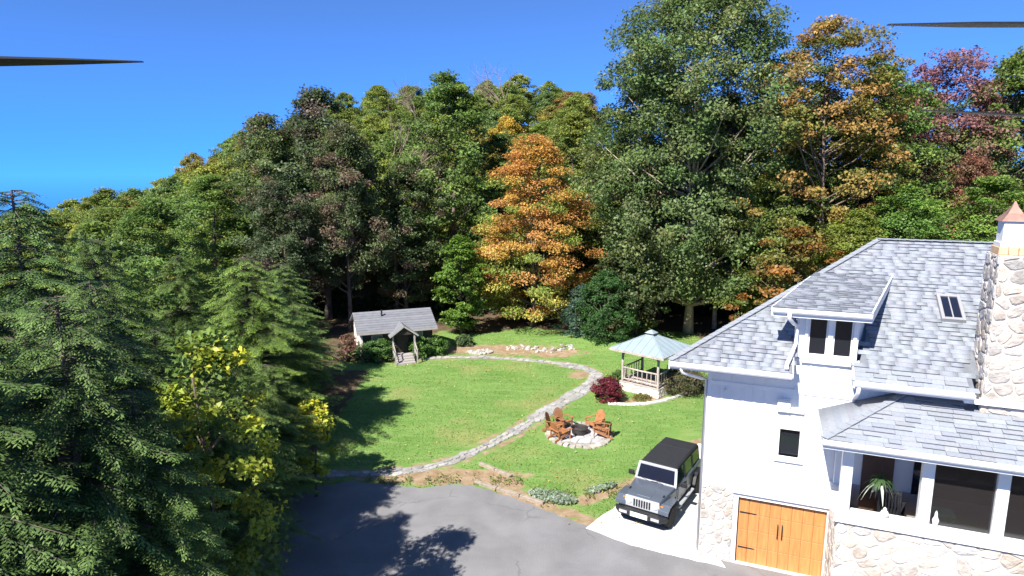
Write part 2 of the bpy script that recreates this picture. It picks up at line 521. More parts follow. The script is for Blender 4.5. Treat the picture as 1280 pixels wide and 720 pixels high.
# ------------------------------------------------------------------ path of flagstones
mb = MB()
def offset_line(P, d):
    out = []
    for i, p in enumerate(P):
        a = Vector(P[max(i - 1, 0)]); b = Vector(P[min(i + 1, len(P) - 1)])
        t = (b - a).normalized()
        out.append(Vector(p) + Vector((-t.y, t.x)) * d)
    return out
def resample(P, step):
    out = []
    P = [Vector(p) for p in P]
    for a, b in zip(P[:-1], P[1:]):
        k = max(1, int((b - a).length / step))
        out += [a + (b - a) * (j / k) for j in range(k)]
    return out + [P[-1]]
PR = resample(PATH, 0.4)
wd = [0.27 + 0.05 * math.sin(i * 0.9) + rng.uniform(-0.05, 0.05) + (0.16 if 26 < i < 52 else 0) for i in range(len(PR))]
for i in range(len(PR) - 1):
    la, lb = offset_line(PR, wd[i])[i], offset_line(PR, wd[i + 1])[i + 1]
    ra, rb = offset_line(PR, -wd[i])[i], offset_line(PR, -wd[i + 1])[i + 1]
    za, zb = 0.008, 0.008
    mb.poly([(ra.x, ra.y, za), (rb.x, rb.y, zb), (lb.x, lb.y, zb), (la.x, la.y, za)])
M_gravel = mat('path_gravel', (0.3, 0.295, 0.285), rough=0.95, var=0.35, scale=9, bump=0.5, bscale=30, stain=(0.22, 0.17, 0.11), stain_scale=2, stain_amt=0.6)
path = mb.build('path', M_gravel, label='curved gravel and flagstone garden path across the lawn', kind='structure')
def slab(pts, h, inset=0.03, z0=0.0):
    c = Vector((sum(p[0] for p in pts) / len(pts), sum(p[1] for p in pts) / len(pts)))
    m = MB(); k = len(pts)
    rings = [[(p[0], p[1], z0 - 0.02) for p in pts], [(p[0], p[1], z0 + h * 0.7) for p in pts],
             [(p[0] + (c.x - p[0]) * inset * 2, p[1] + (c.y - p[1]) * inset * 2, z0 + h) for p in pts]]
    for r in rings: m.v += r
    for a in range(2):
        for i in range(k):
            j = (i + 1) % k
            m.f.append((a * k + i, a * k + j, (a + 1) * k + j, (a + 1) * k + i))
    m.f.append(tuple(2 * k + i for i in range(k)))
    return m
cnt = 0
for i in range(1, len(PR) - 1, 1):
    t = (PR[i + 1] - PR[i]).normalized(); nn = Vector((-t.y, t.x))
    for side in (-1, 1):
        if rng.random() < 0.12 or cnt >= 290: continue
        c = PR[i] + nn * side * wd[i] * rng.uniform(0.4, 0.62) + t * rng.uniform(-0.08, 0.08)
        k = rng.choice((5, 6, 7)); a0 = rng.random() * 6.3
        pts = []
        for q in range(k):
            a = a0 + 2 * math.pi * q / k + rng.uniform(-0.2, 0.2)
            v = t * math.cos(a) * 0.215 * rng.uniform(0.8, 1.1) + nn * math.sin(a) * wd[i] * 0.5 * rng.uniform(0.8, 1.1)
            pts.append((c.x + v.x, c.y + v.y))
        o = slab(pts, 0.035, z0=0.008).build('flagstone', M_flag, path)
        g = rng.uniform(0.75, 1.25); o.color = (g * rng.uniform(0.97, 1.05), g, g * rng.uniform(0.94, 1.04), 1)
        cnt += 1

# ------------------------------------------------------------------ stones and shingles
def clip_half(poly, n, d):
    out = []
    k = len(poly)
    for i in range(k):
        a, b = poly[i], poly[(i + 1) % k]
        da = a[0] * n[0] + a[1] * n[1] - d; db = b[0] * n[0] + b[1] * n[1] - d
        if da <= 0: out.append(a)
        if (da < 0 < db) or (db < 0 < da):
            t = da / (da - db); out.append((a[0] + (b[0] - a[0]) * t, a[1] + (b[1] - a[1]) * t))
    return out
def voronoi(u0, u1, v0, v1, size, rg, aspect=1.5, jit=0.38):
    """irregular coursed rubble: cells of a jittered brick lattice"""
    sx, sy = size * aspect ** 0.5, size / aspect ** 0.5
    ny = max(1, round((v1 - v0) / sy)); pts = []
    for r in range(-1, ny + 1):
        x = u0 - sx + (r % 2) * sx * 0.5
        while x < u1 + sx:
            pts.append((x + rg.uniform(-jit, jit) * sx, v0 + (r + 0.5) * (v1 - v0) / ny + rg.uniform(-jit, jit) * sy))
            x += sx * rg.uniform(0.75, 1.3)
    cells = []
    A = np.array(pts)
    for i, p in enumerate(pts):
        if not (u0 - sx < p[0] < u1 + sx and v0 - sy < p[1] < v1 + sy): continue
        poly = [(u0, v0), (u1, v0), (u1, v1), (u0, v1)]
        d2 = ((A - A[i]) ** 2).sum(1); order = np.argsort(d2)[1:18]
        for j in order:
            q = pts[j]; n = (q[0] - p[0], q[1] - p[1])
            d = (q[0] ** 2 + q[1] ** 2 - p[0] ** 2 - p[1] ** 2) / 2
            poly = clip_half(poly, n, d)
            if len(poly) < 3: break
        if len(poly) >= 3:
            ar = 0.5 * abs(sum(poly[k][0] * poly[(k + 1) % len(poly)][1] - poly[(k + 1) % len(poly)][0] * poly[k][1] for k in range(len(poly))))
            if ar > size * size * 0.12: cells.append(poly)
    return cells
def stone_mesh(poly, to3, gap, depth, rg):
    cx = sum(p[0] for p in poly) / len(poly); cy_ = sum(p[1] for p in poly) / len(poly)
    # soften corners: split each edge so the stone reads rounded
    pts = []
    k = len(poly)
    for i in range(k):
        a, b = poly[i], poly[(i + 1) % k]
        for t in (0.22, 0.78):
            pts.append((a[0] + (b[0] - a[0]) * t, a[1] + (b[1] - a[1]) * t))
    rad = max(0.02, min(math.hypot(p[0] - cx, p[1] - cy_) for p in pts))
    def ring(f, d, j=0.0):
        return [to3(cx + (p[0] - cx) * f + rg.uniform(-j, j), cy_ + (p[1] - cy_) * f + rg.uniform(-j, j), d + rg.uniform(-j, j)) for p in pts]
    f0 = max(0.5, 1 - gap / rad)
    m = MB(); n = len(pts)
    tilt = depth * rg.uniform(0.75, 1.25)
    for r in (ring(f0, -0.01), ring(f0 * 0.97, tilt * 0.6, 0.004), ring(f0 * 0.78, tilt, 0.008)): m.v += r
    for a in range(2):
        for i in range(n):
            j = (i + 1) % n
            m.f.append((a * n + i, a * n + j, (a + 1) * n + j, (a + 1) * n + i))
    m.v.append(to3(cx, cy_, tilt * 1.06))
    for i in range(n): m.f.append((2 * n + i, 2 * n + (i + 1) % n, 3 * n))
    return m
def lay_stones(parent, cells, to3, rg, gap=0.012, depth=0.026, pale=1.0):
    for c in cells:
        o = stone_mesh(c, to3, gap, depth, rg).build('stone', M_stone, parent)
        g = rg.uniform(0.72, 1.18) * pale; w = rg.uniform(-0.02, 0.12)
        o.color = (g * (1 + w), g, g * (1 - w), 1)

class Shingles:
    """overlapping tabs on a roof plane: origin, eave direction ex, up-slope direction es"""
    def __init__(s, origin, ex, es):
        s.o = Vector(origin); s.ex = Vector(ex).normalized(); s.es = Vector(es).normalized(); s.n = s.ex.cross(s.es).normalized()
        s.single = []; s.mass = ([], [], [])
    def tab(s, xa, xb, s0, exp, xa2=None, xb2=None, lift=0.004):
        """lower edge xa..xb at s0, upper edge xa2..xb2 at s0+exp"""
        xa2 = xa if xa2 is None else xa2; xb2 = xb if xb2 is None else xb2
        P = lambda x, t, h: s.o + s.ex * x + s.es * t + s.n * h
        lo, hi, b = lift + 0.012, 0.010, 0.0
        return [P(xa, s0, lo), P(xb, s0, lo), P(xb2, s0 + exp, hi), P(xa2, s0 + exp, hi), P(xa, s0, b), P(xb, s0, b), P(xb2, s0 + exp, b), P(xa2, s0 + exp, b)]
    def rows(s, s_max, xl, xr, exp, width, rg, skip=None, single=None, thick=0.42):
        r = 0; t = 0.0
        while t < s_max - 0.03:
            e = min(exp, s_max - t)
            a0, a1 = xl(t), xr(t); b0, b1 = xl(t + e), xr(t + e)
            x = min(a0, b0) - rg.uniform(0, width)
            while x < max(a1, b1):
                w = width * rg.uniform(0.55, 1.25)
                g = rg.uniform(0, 0.012)
                p0, p1 = min(max(x + g, a0), a1), min(max(x + w, a0), a1)
                q0, q1 = min(max(x + g, b0), b1), min(max(x + w, b0), b1)
                if p1 - p0 + q1 - q0 > 0.08 and not (skip and skip((p0 + p1 + q0 + q1) / 4, t + e / 2)):
                    pts = s.tab(p0, p1, t, e, q0, q1, 0.03 if rg.random() < thick else 0.004)
                    v = rg.uniform(0.93, 1.07)
                    c = (v * rg.uniform(0.97, 1.03), v, v * rg.uniform(0.97, 1.05))
                    (s.single if single and single((p0 + p1) / 2, t) else s.mass[0]).append((pts, c))
                x += w
            t += exp; r += 1
    def emit(s, parent):
        for pts, c in s.single:
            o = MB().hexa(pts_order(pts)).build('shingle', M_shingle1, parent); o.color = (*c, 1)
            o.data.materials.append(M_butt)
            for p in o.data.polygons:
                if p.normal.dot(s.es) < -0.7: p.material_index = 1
        if s.mass[0]:
            V, F, C = [], [], []
            for pts, c in s.mass[0]:
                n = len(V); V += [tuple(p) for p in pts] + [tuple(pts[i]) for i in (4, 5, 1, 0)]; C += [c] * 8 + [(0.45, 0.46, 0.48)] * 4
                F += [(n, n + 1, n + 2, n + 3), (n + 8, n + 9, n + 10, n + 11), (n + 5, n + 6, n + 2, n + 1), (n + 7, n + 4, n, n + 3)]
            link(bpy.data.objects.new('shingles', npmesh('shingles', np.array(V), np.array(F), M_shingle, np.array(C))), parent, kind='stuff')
def pts_order(p):
    return [p[4], p[5], p[6], p[7], p[0], p[1], p[2], p[3]]
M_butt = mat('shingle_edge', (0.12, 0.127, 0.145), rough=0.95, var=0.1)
M_shingle1 = mat('shingle_single', (0.27, 0.29, 0.325), rough=0.9, var=0.09, scale=14, bump=0.3, bscale=60, objcol=True, stain=(0.24, 0.24, 0.26), stain_scale=0.6, stain_amt=0.3)

# ------------------------------------------------------------------ the house  (x along facade, y into the house)
HOUSE = empty('house', (6.706, 17.569, 0.0), R_(-22), label='white house with grey shingle roof, dormer, stone chimney and glazed porch', cat='house')
rg = random.Random(11)
XR, YB = 11.0, 9.7
w = MB()
w.box(-1.02, 0.0, 0.0, 0.25, 0, 6.55)
w.box(0.0, 2.4, 0.0, 0.25, 2.14, 3.62)
w.box(0.0, 0.98, 0.0, 0.25, 3.62, 4.42); w.box(1.5, 2.4, 0.0, 0.25, 3.62, 4.42)
w.box(0.0, 2.4, 0.0, 0.25, 4.42, 6.55)
w.box(2.4, XR, 0.0, 0.25, 0.0, 6.55)
w.prism([(-1.02, 0.25, 0), (-0.75, 0.25, 0), (4.1, 5.1, 0), (3.9, 5.17, 0)], (0, 0, 6.3))
w.prism([(-0.2, 0.9, 6.3), (0.0, 0.8, 6.3), (4.05, 4.85, 6.3), (3.85, 4.85, 6.3), (3.85, 4.85, 9.2)][:3] + [(3.95, 4.85, 9.1)], (-0.12, 0.12, 0))
w.box(3.9, 4.1, 5.1, YB, 0, 6.4); w.box(XR - 0.25, XR, 0.25, YB, 0, 6.4); w.box(4.1, XR - 0.25, YB - 0.25, YB, 0, 6.4)
w.build('wall', M_white, HOUSE)
# board-and-batten strips and the horizontal band
for i in range(8):
    x = -0.98 + i * 0.3
    if 0.8 < x < 1.6:
        MB().box(x, x + 0.045, -0.022, 0.0, 2.47, 3.4).build('batten', M_trim, HOUSE); MB().box(x, x + 0.045, -0.022, 0.0, 4.55, 4.9).build('batten', M_trim, HOUSE)
    else:
        MB().box(x, x + 0.045, -0.022, 0.0, 2.47, 6.35).build('batten', M_trim, HOUSE)
for x in (1.62, 1.95, 2.28):
    MB().box(x, x + 0.045, -0.022, 0.0, 4.55, 6.35).build('batten', M_trim, HOUSE)
for x in (2.7, 3.05, 3.4, 3.75, 4.1, 4.45, 4.8):
    MB().box(x, x + 0.045, -0.022, 0.0, 5.2, 6.35).build('batten', M_trim, HOUSE)
MB().box(-1.04, 2.65, -0.034, 0.0, 5.5, 5.62).build('band_board', M_trim, HOUSE)
MB().box(-1.05, -0.93, -0.03, 0.09, 0.0, 6.4).build('corner_board', M_trim, HOUSE)
# garage door
g = MB(); g.box(0.0, 2.36, 0.13, 0.17, 0, 2.12)
gd = g.build('garage_door', M_garage, HOUSE)
for r in range(4):
    z0 = 0.02 + r * 0.525
    x = 0.02
    widths = [0.29] * 8
    for wv in widths:
        MB().box(x + 0.004, x + wv - 0.004, 0.105, 0.13, z0 + 0.004, z0 + 0.518).build('plank', M_garage, gd, bevel=0.006, seg=1)
        x += wv
for x in (1.12, 1.24):
    MB().tube([(x, 0.105, 0.98), (x, 0.055, 1.0), (x, 0.05, 1.2), (x, 0.055, 1.4), (x, 0.105, 1.42)], 0.016, 6).build('handle', M_dark, gd)
for z in (0.5, 1.62):
    MB().prism([(0.06, 0.103, z - 0.022), (0.5, 0.103, z - 0.012), (0.53, 0.103, z), (0.5, 0.103, z + 0.012), (0.06, 0.103, z + 0.022)], (0, -0.014, 0)).build('strap_hinge', M_dark, gd)
f = MB(); f.box(-0.14, 0.0, -0.03, 0.12, 0, 2.14); f.box(2.36, 2.5, -0.03, 0.12, 0, 2.14); f.box(-0.14, 2.5, -0.034, 0.12, 2.14, 2.3)
f.build('garage_frame', M_trim, HOUSE, bevel=0.008, seg=1)
MB().prism([(-0.17, 0, 2.3), (-0.17, -0.13, 2.3), (-0.17, -0.13, 2.33), (-0.17, 0, 2.4)], (2.7, 0, 0)).build('drip_cap', M_fascia, HOUSE)
MB().box(0.0, 2.36, -0.05, 0.5, -0.02, 0.018).build('door_sill', M_concrete, HOUSE)
# stone base on the left of the garage
sw = MB().box(-1.06, -0.14, -0.06, 0.0, 0, 2.4).build('stone_base', M_mortar, HOUSE)
lay_stones(sw, voronoi(-1.06, -0.14, 0.02, 2.42, 0.27, rg), lambda a, b, c: (a, -0.06 - c, b), rg, pale=0.7)
# small window with shutter-like head and sill
wf = MB(); wf.box(0.9, 0.98, -0.03, 0.2, 3.54, 4.5); wf.box(1.5, 1.58, -0.03, 0.2, 3.54, 4.5); wf.box(0.98, 1.5, -0.03, 0.2, 4.42, 4.5); wf.box(0.98, 1.5, -0.03, 0.2, 3.54, 3.62)
wo = wf.build('window', M_trim, HOUSE, bevel=0.006, seg=1)
MB().box(0.98, 1.5, 0.1, 0.12, 3.62, 4.42).build('pane', M_glass, wo)
MB().box(0.86, 1.62, -0.08, 0.0, 3.47, 3.535).build('sill', M_trim, wo)
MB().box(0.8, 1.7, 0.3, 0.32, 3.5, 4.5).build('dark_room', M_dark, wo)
# soffit lamp box and its little shelf on the wall
bx = MB(); bx.box(0.86, 1.2, -0.13, 0.0, 4.95, 5.32); bx.build('wall_box', M_fascia, HOUSE, bevel=0.015, seg=1)
MB().box(1.2, 1.56, -0.09, 0.0, 4.94, 5.05).build('wall_ledge', M_fascia, HOUSE, bevel=0.01, seg=1)
MB().lathe([(0.0, 0), (0.035, 0.0), (0.04, -0.05), (0.02, -0.09), (0, -0.09)], 10, (0, 0, 0), 'z').build('spot_lamp', M_fascia, HOUSE).location = (-0.55, -0.05, 5.42)

# main roof
SL = 0.55
def zr(y): return 6.3 + SL * (y + 0.85)
def P(x, y, dz=0.0): return (x, y, zr(y) + dz)
RID = 4.85
deck = MB()
TH = 0.16
def slab3(pts):
    deck.prism([(p[0], p[1], p[2] - TH) for p in pts], (0, 0, TH))
slab3([P(-2.05, -0.85), P(1.15, -0.85), P(1.15, 2.35)])
slab3([P(2.62, -0.85), P(5.22, -0.85), P(5.22, 2.35), P(3.38, 2.35)])
slab3([P(5.22, -0.3), P(XR + 1, -0.3), P(XR + 1, 2.35), P(5.22, 2.35)])
slab3([P(1.15, 2.35), P(XR + 1, 2.35), P(XR + 1, RID), P(3.65, RID)])
zrid = zr(RID)
slab3([(3.65, RID, zrid), (XR + 1, RID, zrid), (XR + 1, 10.55, 6.3), (3.65, 10.55, 6.3)])
roof = deck.build('roof', M_deck, HOUSE)
es = (0, 1, SL)
k = math.hypot(1, SL)
S1 = Shingles(P(0, -0.87), (1, 0, 0), es)
smax = 5.72 * k
def skip_main(x, t):
    y = -0.87 + t / k
    if y < 2.4 and 1.15 < x < 2.62 + 0.76 * (y + 0.85) / 3.2: return True
    if y < 0.5 and 5.2 < x < 6.85: return True
    return False
S1.rows(smax, lambda t: -2.05 + t / k, lambda t: 8.6, 0.17, 0.4, rg, skip_main, lambda x, t: 2.6 < x < 5.4 and t < 0.5)
S1.emit(roof)
hipc = MB()
for i in range(34):
    a, b = i / 34, (i + 1) / 34 + 0.006
    pa = Vector((-2.05 + 5.7 * a, -0.85 + 5.7 * a, 6.3 + 3.135 * a + 0.045)); pb = Vector((-2.05 + 5.7 * b, -0.85 + 5.7 * b, 6.3 + 3.135 * b + 0.025))
    hipc.bar(pa, pb, 0.2, 0.02)
hipc.build('hip_cap', M_shingle1, roof)
rc = MB()
for i in range(30):
    rc.bar((3.6 + i * 0.25, RID, zrid + 0.045), (3.87 + i * 0.25, RID, zrid + 0.03), 0.24, 0.02)
rc.build('ridge_cap', M_shingle1, roof)
# fascia, gutters
def fascia(name, x0, x1, y, z, h=0.2):
    m = MB(); m.box(x0, x1, y - 0.03, y, z - h, z + 0.012); m.build(name, M_fascia, HOUSE, bevel=0.006, seg=1)
    gt = MB()
    prof = [(-0.03, 0.0), (-0.15, 0.0), (-0.155, -0.06), (-0.12, -0.115), (-0.03, -0.125)]
    gt.prism([(x0, y + p[0], z + p[1] - 0.012) for p in prof], (x1 - x0, 0, 0)); gt.build('gutter', M_gutter, HOUSE)
fascia('fascia', -2.05, 1.15, -0.85, 6.29)
fascia('fascia', 2.62, 5.2, -0.85, 6.29)
fascia('fascia', 6.85, XR + 1, -0.85, 6.29)
m = MB(); m.hexa([P(-2.08, -0.85, -0.22), P(-2.05, -0.87, -0.22), P(3.68, 4.83, -0.22), P(3.63, 4.86, -0.22), P(-2.08, -0.85, 0.02), P(-2.05, -0.87, 0.02), P(3.68, 4.83, 0.02), P(3.63, 4.86, 0.02)]); m.build('rake_board', M_fascia, HOUSE)
m = MB(); m.hexa([P(1.15, -0.85, -0.2), P(1.18, -0.85, -0.2), P(1.18, 0.0, -0.2), P(1.15, 0.0, -0.2), P(1.15, -0.85, 0.03), P(1.18, -0.85, 0.03), P(1.18, 0.0, 0.03), P(1.15, 0.0, 0.03)]); m.build('rake_board', M_fascia, HOUSE)
m = MB(); m.hexa([P(2.59, -0.85, -0.2), P(2.62, -0.85, -0.2), P(2.62, 0.0, -0.2), P(2.59, 0.0, -0.2), P(2.59, -0.85, 0.03), P(2.62, -0.85, 0.03), P(2.62, 0.0, 0.03), P(2.59, 0.0, 0.03)]); m.build('rake_board', M_fascia, HOUSE)
so = MB(); so.box(-2.04, 1.14, -0.82, 0.0, 6.08, 6.1); so.prism([(-2.0, -0.8, 6.08), (-1.02, 0.0, 6.08), (-1.02, 0.18, 6.08)], (0, 0, 0.02)); so.box(2.63, 5.2, -0.82, 0.0, 6.08, 6.1)
so.build('soffit', M_fascia, HOUSE)
# dormer
D = MB()
D.box(1.25, 2.72, 0.0, 0.2, 6.5, 6.62); D.box(1.25, 1.5, 0.0, 0.2, 6.62, 7.78); D.box(2.6, 2.72, 0.0, 0.2, 6.62, 7.78); D.box(1.25, 2.72, 0.0, 0.2, 7.78, 8.02)
D.prism([(1.25, 0.2, 6.75), (1.25, 1.5, 7.5), (1.25, 1.5, 8.22), (1.25, 0.2, 8.02)], (0.1, 0, 0))
D.hexa([(1.25, 1.5, 7.45), (1.35, 1.5, 7.45), (1.78, 2.75, 8.1), (1.68, 2.75, 8.1), (1.25, 1.5, 8.22), (1.35, 1.5, 8.22), (1.78, 2.75, 8.39), (1.68, 2.75, 8.39)])
D.hexa([(2.62, 0.2, 6.7), (2.72, 0.2, 6.7), (3.52, 3.0, 8.2), (3.42, 3.0, 8.2), (2.62, 0.2, 8.02), (2.72, 0.2, 8.02), (3.52, 3.0, 8.42), (3.42, 3.0, 8.42)])
dorm = D.build('dormer', M_white, HOUSE)
DS = 0.14
def zd(y): return 8.0 + DS * (y + 0.5)
def Q(x, y, dz=0.0): return (x, y, zd(y) + dz)
dr = MB(); dr.prism([Q(0.54, -0.5, -0.05), Q(2.93, -0.5, -0.05), Q(3.85, 3.1, -0.05), Q(1.75, 3.1, -0.05)], (0, 0, 0.05))
dro = dr.build('dormer_roof', M_deck, HOUSE)
S2 = Shingles(Q(0, -0.52), (1, 0, 0), (0, 1, DS))
kd = math.hypot(1, DS)
S2.rows(3.6 * kd, lambda t: 0.54 + 1.21 * t / kd / 3.6, lambda t: 2.93 + 0.92 * t / kd / 3.6, 0.17, 0.4, rg, None, None)
S2.emit(dro)
MB().box(0.54, 2.93, -0.53, -0.5, 7.76, 7.985).build('dormer_fascia', M_fascia, HOUSE, bevel=0.006, seg=1)
gt = MB(); gt.prism([(0.56, -0.53 + p[0], 7.97 + p[1]) for p in [(0, 0), (-0.11, 0), (-0.115, -0.05), (-0.08, -0.1), (0, -0.11)]], (2.35, 0, 0)); gt.build('gutter', M_gutter, HOUSE)
MB().hexa([Q(2.9, -0.5, -0.24), Q(2.94, -0.5, -0.24), Q(3.87, 3.1, -0.2), Q(3.83, 3.1, -0.2), Q(2.9, -0.5, 0.035), Q(2.94, -0.5, 0.035), Q(3.87, 3.1, 0.03), Q(3.83, 3.1, 0.03)]).build('dormer_rake', M_fascia, HOUSE)
MB().hexa([Q(0.52, -0.5, -0.22), Q(0.55, -0.5, -0.22), Q(1.60, 2.6, -0.12), Q(1.57, 2.6, -0.12), Q(0.52, -0.5, 0.02), Q(0.55, -0.5, 0.02), Q(1.60, 2.6, 0.02), Q(1.57, 2.6, 0.02)]).build('dormer_rake', M_fascia, HOUSE)
MB().box(0.57, 2.9, -0.5, 0.0, 7.8, 7.815).build('dormer_soffit', M_fascia, HOUSE)
# twin casement
cf = MB()
cf.box(1.42, 1.5, -0.05, 0.14, 6.54, 7.84); cf.box(2.6, 2.68, -0.05, 0.14, 6.54, 7.84); cf.box(1.5, 2.6, -0.05, 0.14, 7.74, 7.84); cf.box(1.5, 2.6, -0.05, 0.14, 6.54, 6.63); cf.box(1.99, 2.11, -0.05, 0.14, 6.63, 7.74)
cw = cf.build('casement_window', M_trim, HOUSE, bevel=0.006, seg=1)
for a, b in ((1.5, 1.99), (2.11, 2.6)):
    s = MB(); s.box(a, a + 0.045, 0.03, 0.08, 6.63, 7.74); s.box(b - 0.045, b, 0.03, 0.08, 6.63, 7.74); s.box(a + 0.045, b - 0.045, 0.03, 0.08, 7.69, 7.74); s.box(a + 0.045, b - 0.045, 0.03, 0.08, 6.63, 6.68)
    s.build('sash', M_trim, cw)
    MB().box(a + 0.045, b - 0.045, 0.05, 0.06, 6.68, 7.69).build('pane', M_glass, cw)
MB().box(1.38, 2.72, -0.1, 0.0, 6.44, 6.53).build('sill', M_trim, cw)
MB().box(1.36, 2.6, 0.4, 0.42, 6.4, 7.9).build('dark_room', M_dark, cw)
MB().box(1.26, 2.7, -0.02, 0.0, 5.62, 5.68).build('band_board', M_trim, HOUSE)
# downspout from the dormer gutter to the lower eave
MB().tube([(0.98, -0.6, 7.92), (0.98, -0.58, 7.74), (1.1, -0.3, 7.55), (1.2, -0.13, 7.45), (1.2, -0.12, 6.95), (1.15, -0.25, 6.78), (1.0, -0.72, 6.5), (1.0, -0.86, 6.42)], 0.055, 8).build('downspout', M_gutter, HOUSE, smooth=True)
MB().tube([(2.72, -0.93, 6.22), (2.72, -0.9, 6.0), (2.72, -0.45, 5.72), (2.74, -0.12, 5.6), (2.74, -0.1, 5.45)], 0.05, 8).build('downspout', M_gutter, HOUSE, smooth=True)
MB().tube([(-1.75, -0.93, 6.2), (-1.7, -0.85, 6.0), (-1.2, -0.3, 5.72), (-1.1, 0.05, 5.6), (-1.1, 0.1, 0.15)], 0.045, 8).build('downspout', M_gutter, HOUSE, smooth=True)
# skylight
def onroof(x, y, h):
    return Vector((x, y, zr(y))) + Vector((0, -SL, 1)).normalized() * h
sk = MB()
xa, xb, ya, yb = 4.93, 5.33, 1.5, 2.3
for (x0, x1, y0, y1) in ((xa - 0.08, xa, ya - 0.08, yb + 0.08), (xb, xb + 0.08, ya - 0.08, yb + 0.08), (xa, xb, ya - 0.08, ya), (xa, xb, yb, yb + 0.08)):
    sk.hexa([onroof(x0, y0, 0), onroof(x1, y0, 0), onroof(x1, y1, 0), onroof(x0, y1, 0), onroof(x0, y0, 0.13), onroof(x1, y0, 0.13), onroof(x1, y1, 0.13), onroof(x0, y1, 0.13)])
sko = sk.build('skylight', mat('skylight_frame', (0.3, 0.3, 0.31), rough=0.4, var=0.05), HOUSE, bevel=0.006, seg=1)
MB().hexa([onroof(xa, ya, 0.06), onroof(xb, ya, 0.06), onroof(xb, yb, 0.06), onroof(xa, yb, 0.06), onroof(xa, ya, 0.09), onroof(xb, ya, 0.09), onroof(xb, yb, 0.09), onroof(xa, yb, 0.09)]).build('pane', M_carglass, sko)
for x in (5.13,):
    MB().bar(onroof(x, ya, 0.1), onroof(x, yb, 0.1), 0.03, 0.015).build('glazing_bar', MATS['skylight_frame'], sko)
# chimney
CX0, CX1, CY0, CY1, CZ0, CZ1 = 5.42, 6.82, -0.6, 0.45, 5.3, 9.62
ch = MB().box(CX0, CX1, CY0, CY1, CZ0, CZ1).build('chimney', M_mortar, HOUSE)
lay_stones(ch, voronoi(CX0, CX1, 5.7, CZ1, 0.34, rg, aspect=1.2), lambda a, b, c: (a, CY0 - c, b), rg, gap=0.014, depth=0.028, pale=0.58)
lay_stones(ch, voronoi(CY0, CY1, 6.2, CZ1, 0.34, rg, aspect=1.2), lambda a, b, c: (CX0 - c, a, b), rg, gap=0.014, depth=0.028, pale=0.58)
MB().box(5.05, CX1 + 0.1, -0.72, -0.58, 5.98, 6.12).build('chimney_flashing', M_trim, HOUSE)
for i in range(3):
    MB().box(5.45 + i * 0.2, 5.64 + i * 0.2, -0.35, 0.3, CZ1, CZ1 + 0.19).build('clay_block', M_clay, HOUSE, bevel=0.015, seg=1)
fl = MB(); fl.box(5.48, 5.99, -0.3, 0.25, CZ1 + 0.19, CZ1 + 0.3); fl.box(5.51, 5.96, -0.27, 0.22, CZ1 + 0.3, CZ1 + 0.8)
fl.build('flue_housing', M_trim, HOUSE, bevel=0.01, seg=1)
cap = MB()
cx, cyy = 5.735, -0.025
prev = None
for hw, z in ((0.3, 0.8), (0.27, 0.84), (0.15, 0.98), (0.07, 1.12), (0.012, 1.27)):
    n = len(cap.v)
    cap.v += [(cx - hw, cyy - hw, CZ1 + z), (cx + hw, cyy - hw, CZ1 + z), (cx + hw, cyy + hw, CZ1 + z), (cx - hw, cyy + hw, CZ1 + z)]
    if prev is not None:
        for i in range(4): cap.f.append((prev + i, prev + (i + 1) % 4, n + (i + 1) % 4, n + i))
    else: cap.f.append((n, n + 3, n + 2, n + 1))
    prev = n
cap.f.append((prev, prev + 1, prev + 2, prev + 3))
cap.build('flue_cap', M_copper, HOUSE)

# porch: stone base, sill, posts, glazing, hipped roof
PY = -1.7                    # front plane
SILL = 3.08
pb = MB(); pb.box(2.42, 9.5, PY, PY + 0.3, 0, 2.8); pb.box(2.42, 2.72, PY + 0.3, 0.0, 0, 2.8)
pbo = pb.build('porch_base', M_mortar, HOUSE)
lay_stones(pbo, voronoi(2.42, 7.9, 0.9, 2.8, 0.36, rg, aspect=1.6), lambda a, b, c: (a, PY - c, b), rg, pale=0.7)
lay_stones(pbo, voronoi(PY, 0.0, 0.02, 2.8, 0.36, rg, aspect=1.6), lambda a, b, c: (2.42 - c, a, b), rg, pale=0.7)
MB().box(2.34, 9.5, PY - 0.1, PY + 0.3, 2.81, SILL).build('porch_sill', M_trim, HOUSE, bevel=0.012, seg=1)
MB().box(2.34, 2.72, PY + 0.3, 0.0, 2.81, SILL).build('porch_sill', M_trim, HOUSE, bevel=0.012, seg=1)
MB().box(2.72, 9.4, PY + 0.3, -0.001, 2.3, 2.42).build('porch_floor', M_floor, HOUSE)
for x in (2.42, 4.16, 5.66, 7.16):
    MB().box(x, x + 0.25, PY + 0.02, PY + 0.27, SILL, 4.76).build('porch_post', M_trim, HOUSE, bevel=0.012, seg=1)
MB().box(2.42, 2.62, -0.16, -0.03, SILL, 4.76).build('porch_post', M_trim, HOUSE, bevel=0.012, seg=1)
hd = MB(); hd.box(2.4, 9.5, PY, PY + 0.29, 4.76, 5.02); hd.box(2.4, 2.69, PY + 0.29, -0.01, 4.76, 5.02)
hd.build('porch_beam', M_trim, HOUSE)
MB().box(2.69, 9.4, PY + 0.29, -0.003, 4.9, 4.94).build('porch_ceiling', M_inner, HOUSE)
for a, b in ((4.41, 5.66), (5.91, 7.16), (7.41, 9.4)):
    MB().box(a, b, PY + 0.13, PY + 0.14, SILL, 4.76).build('porch_pane', M_screen, HOUSE)
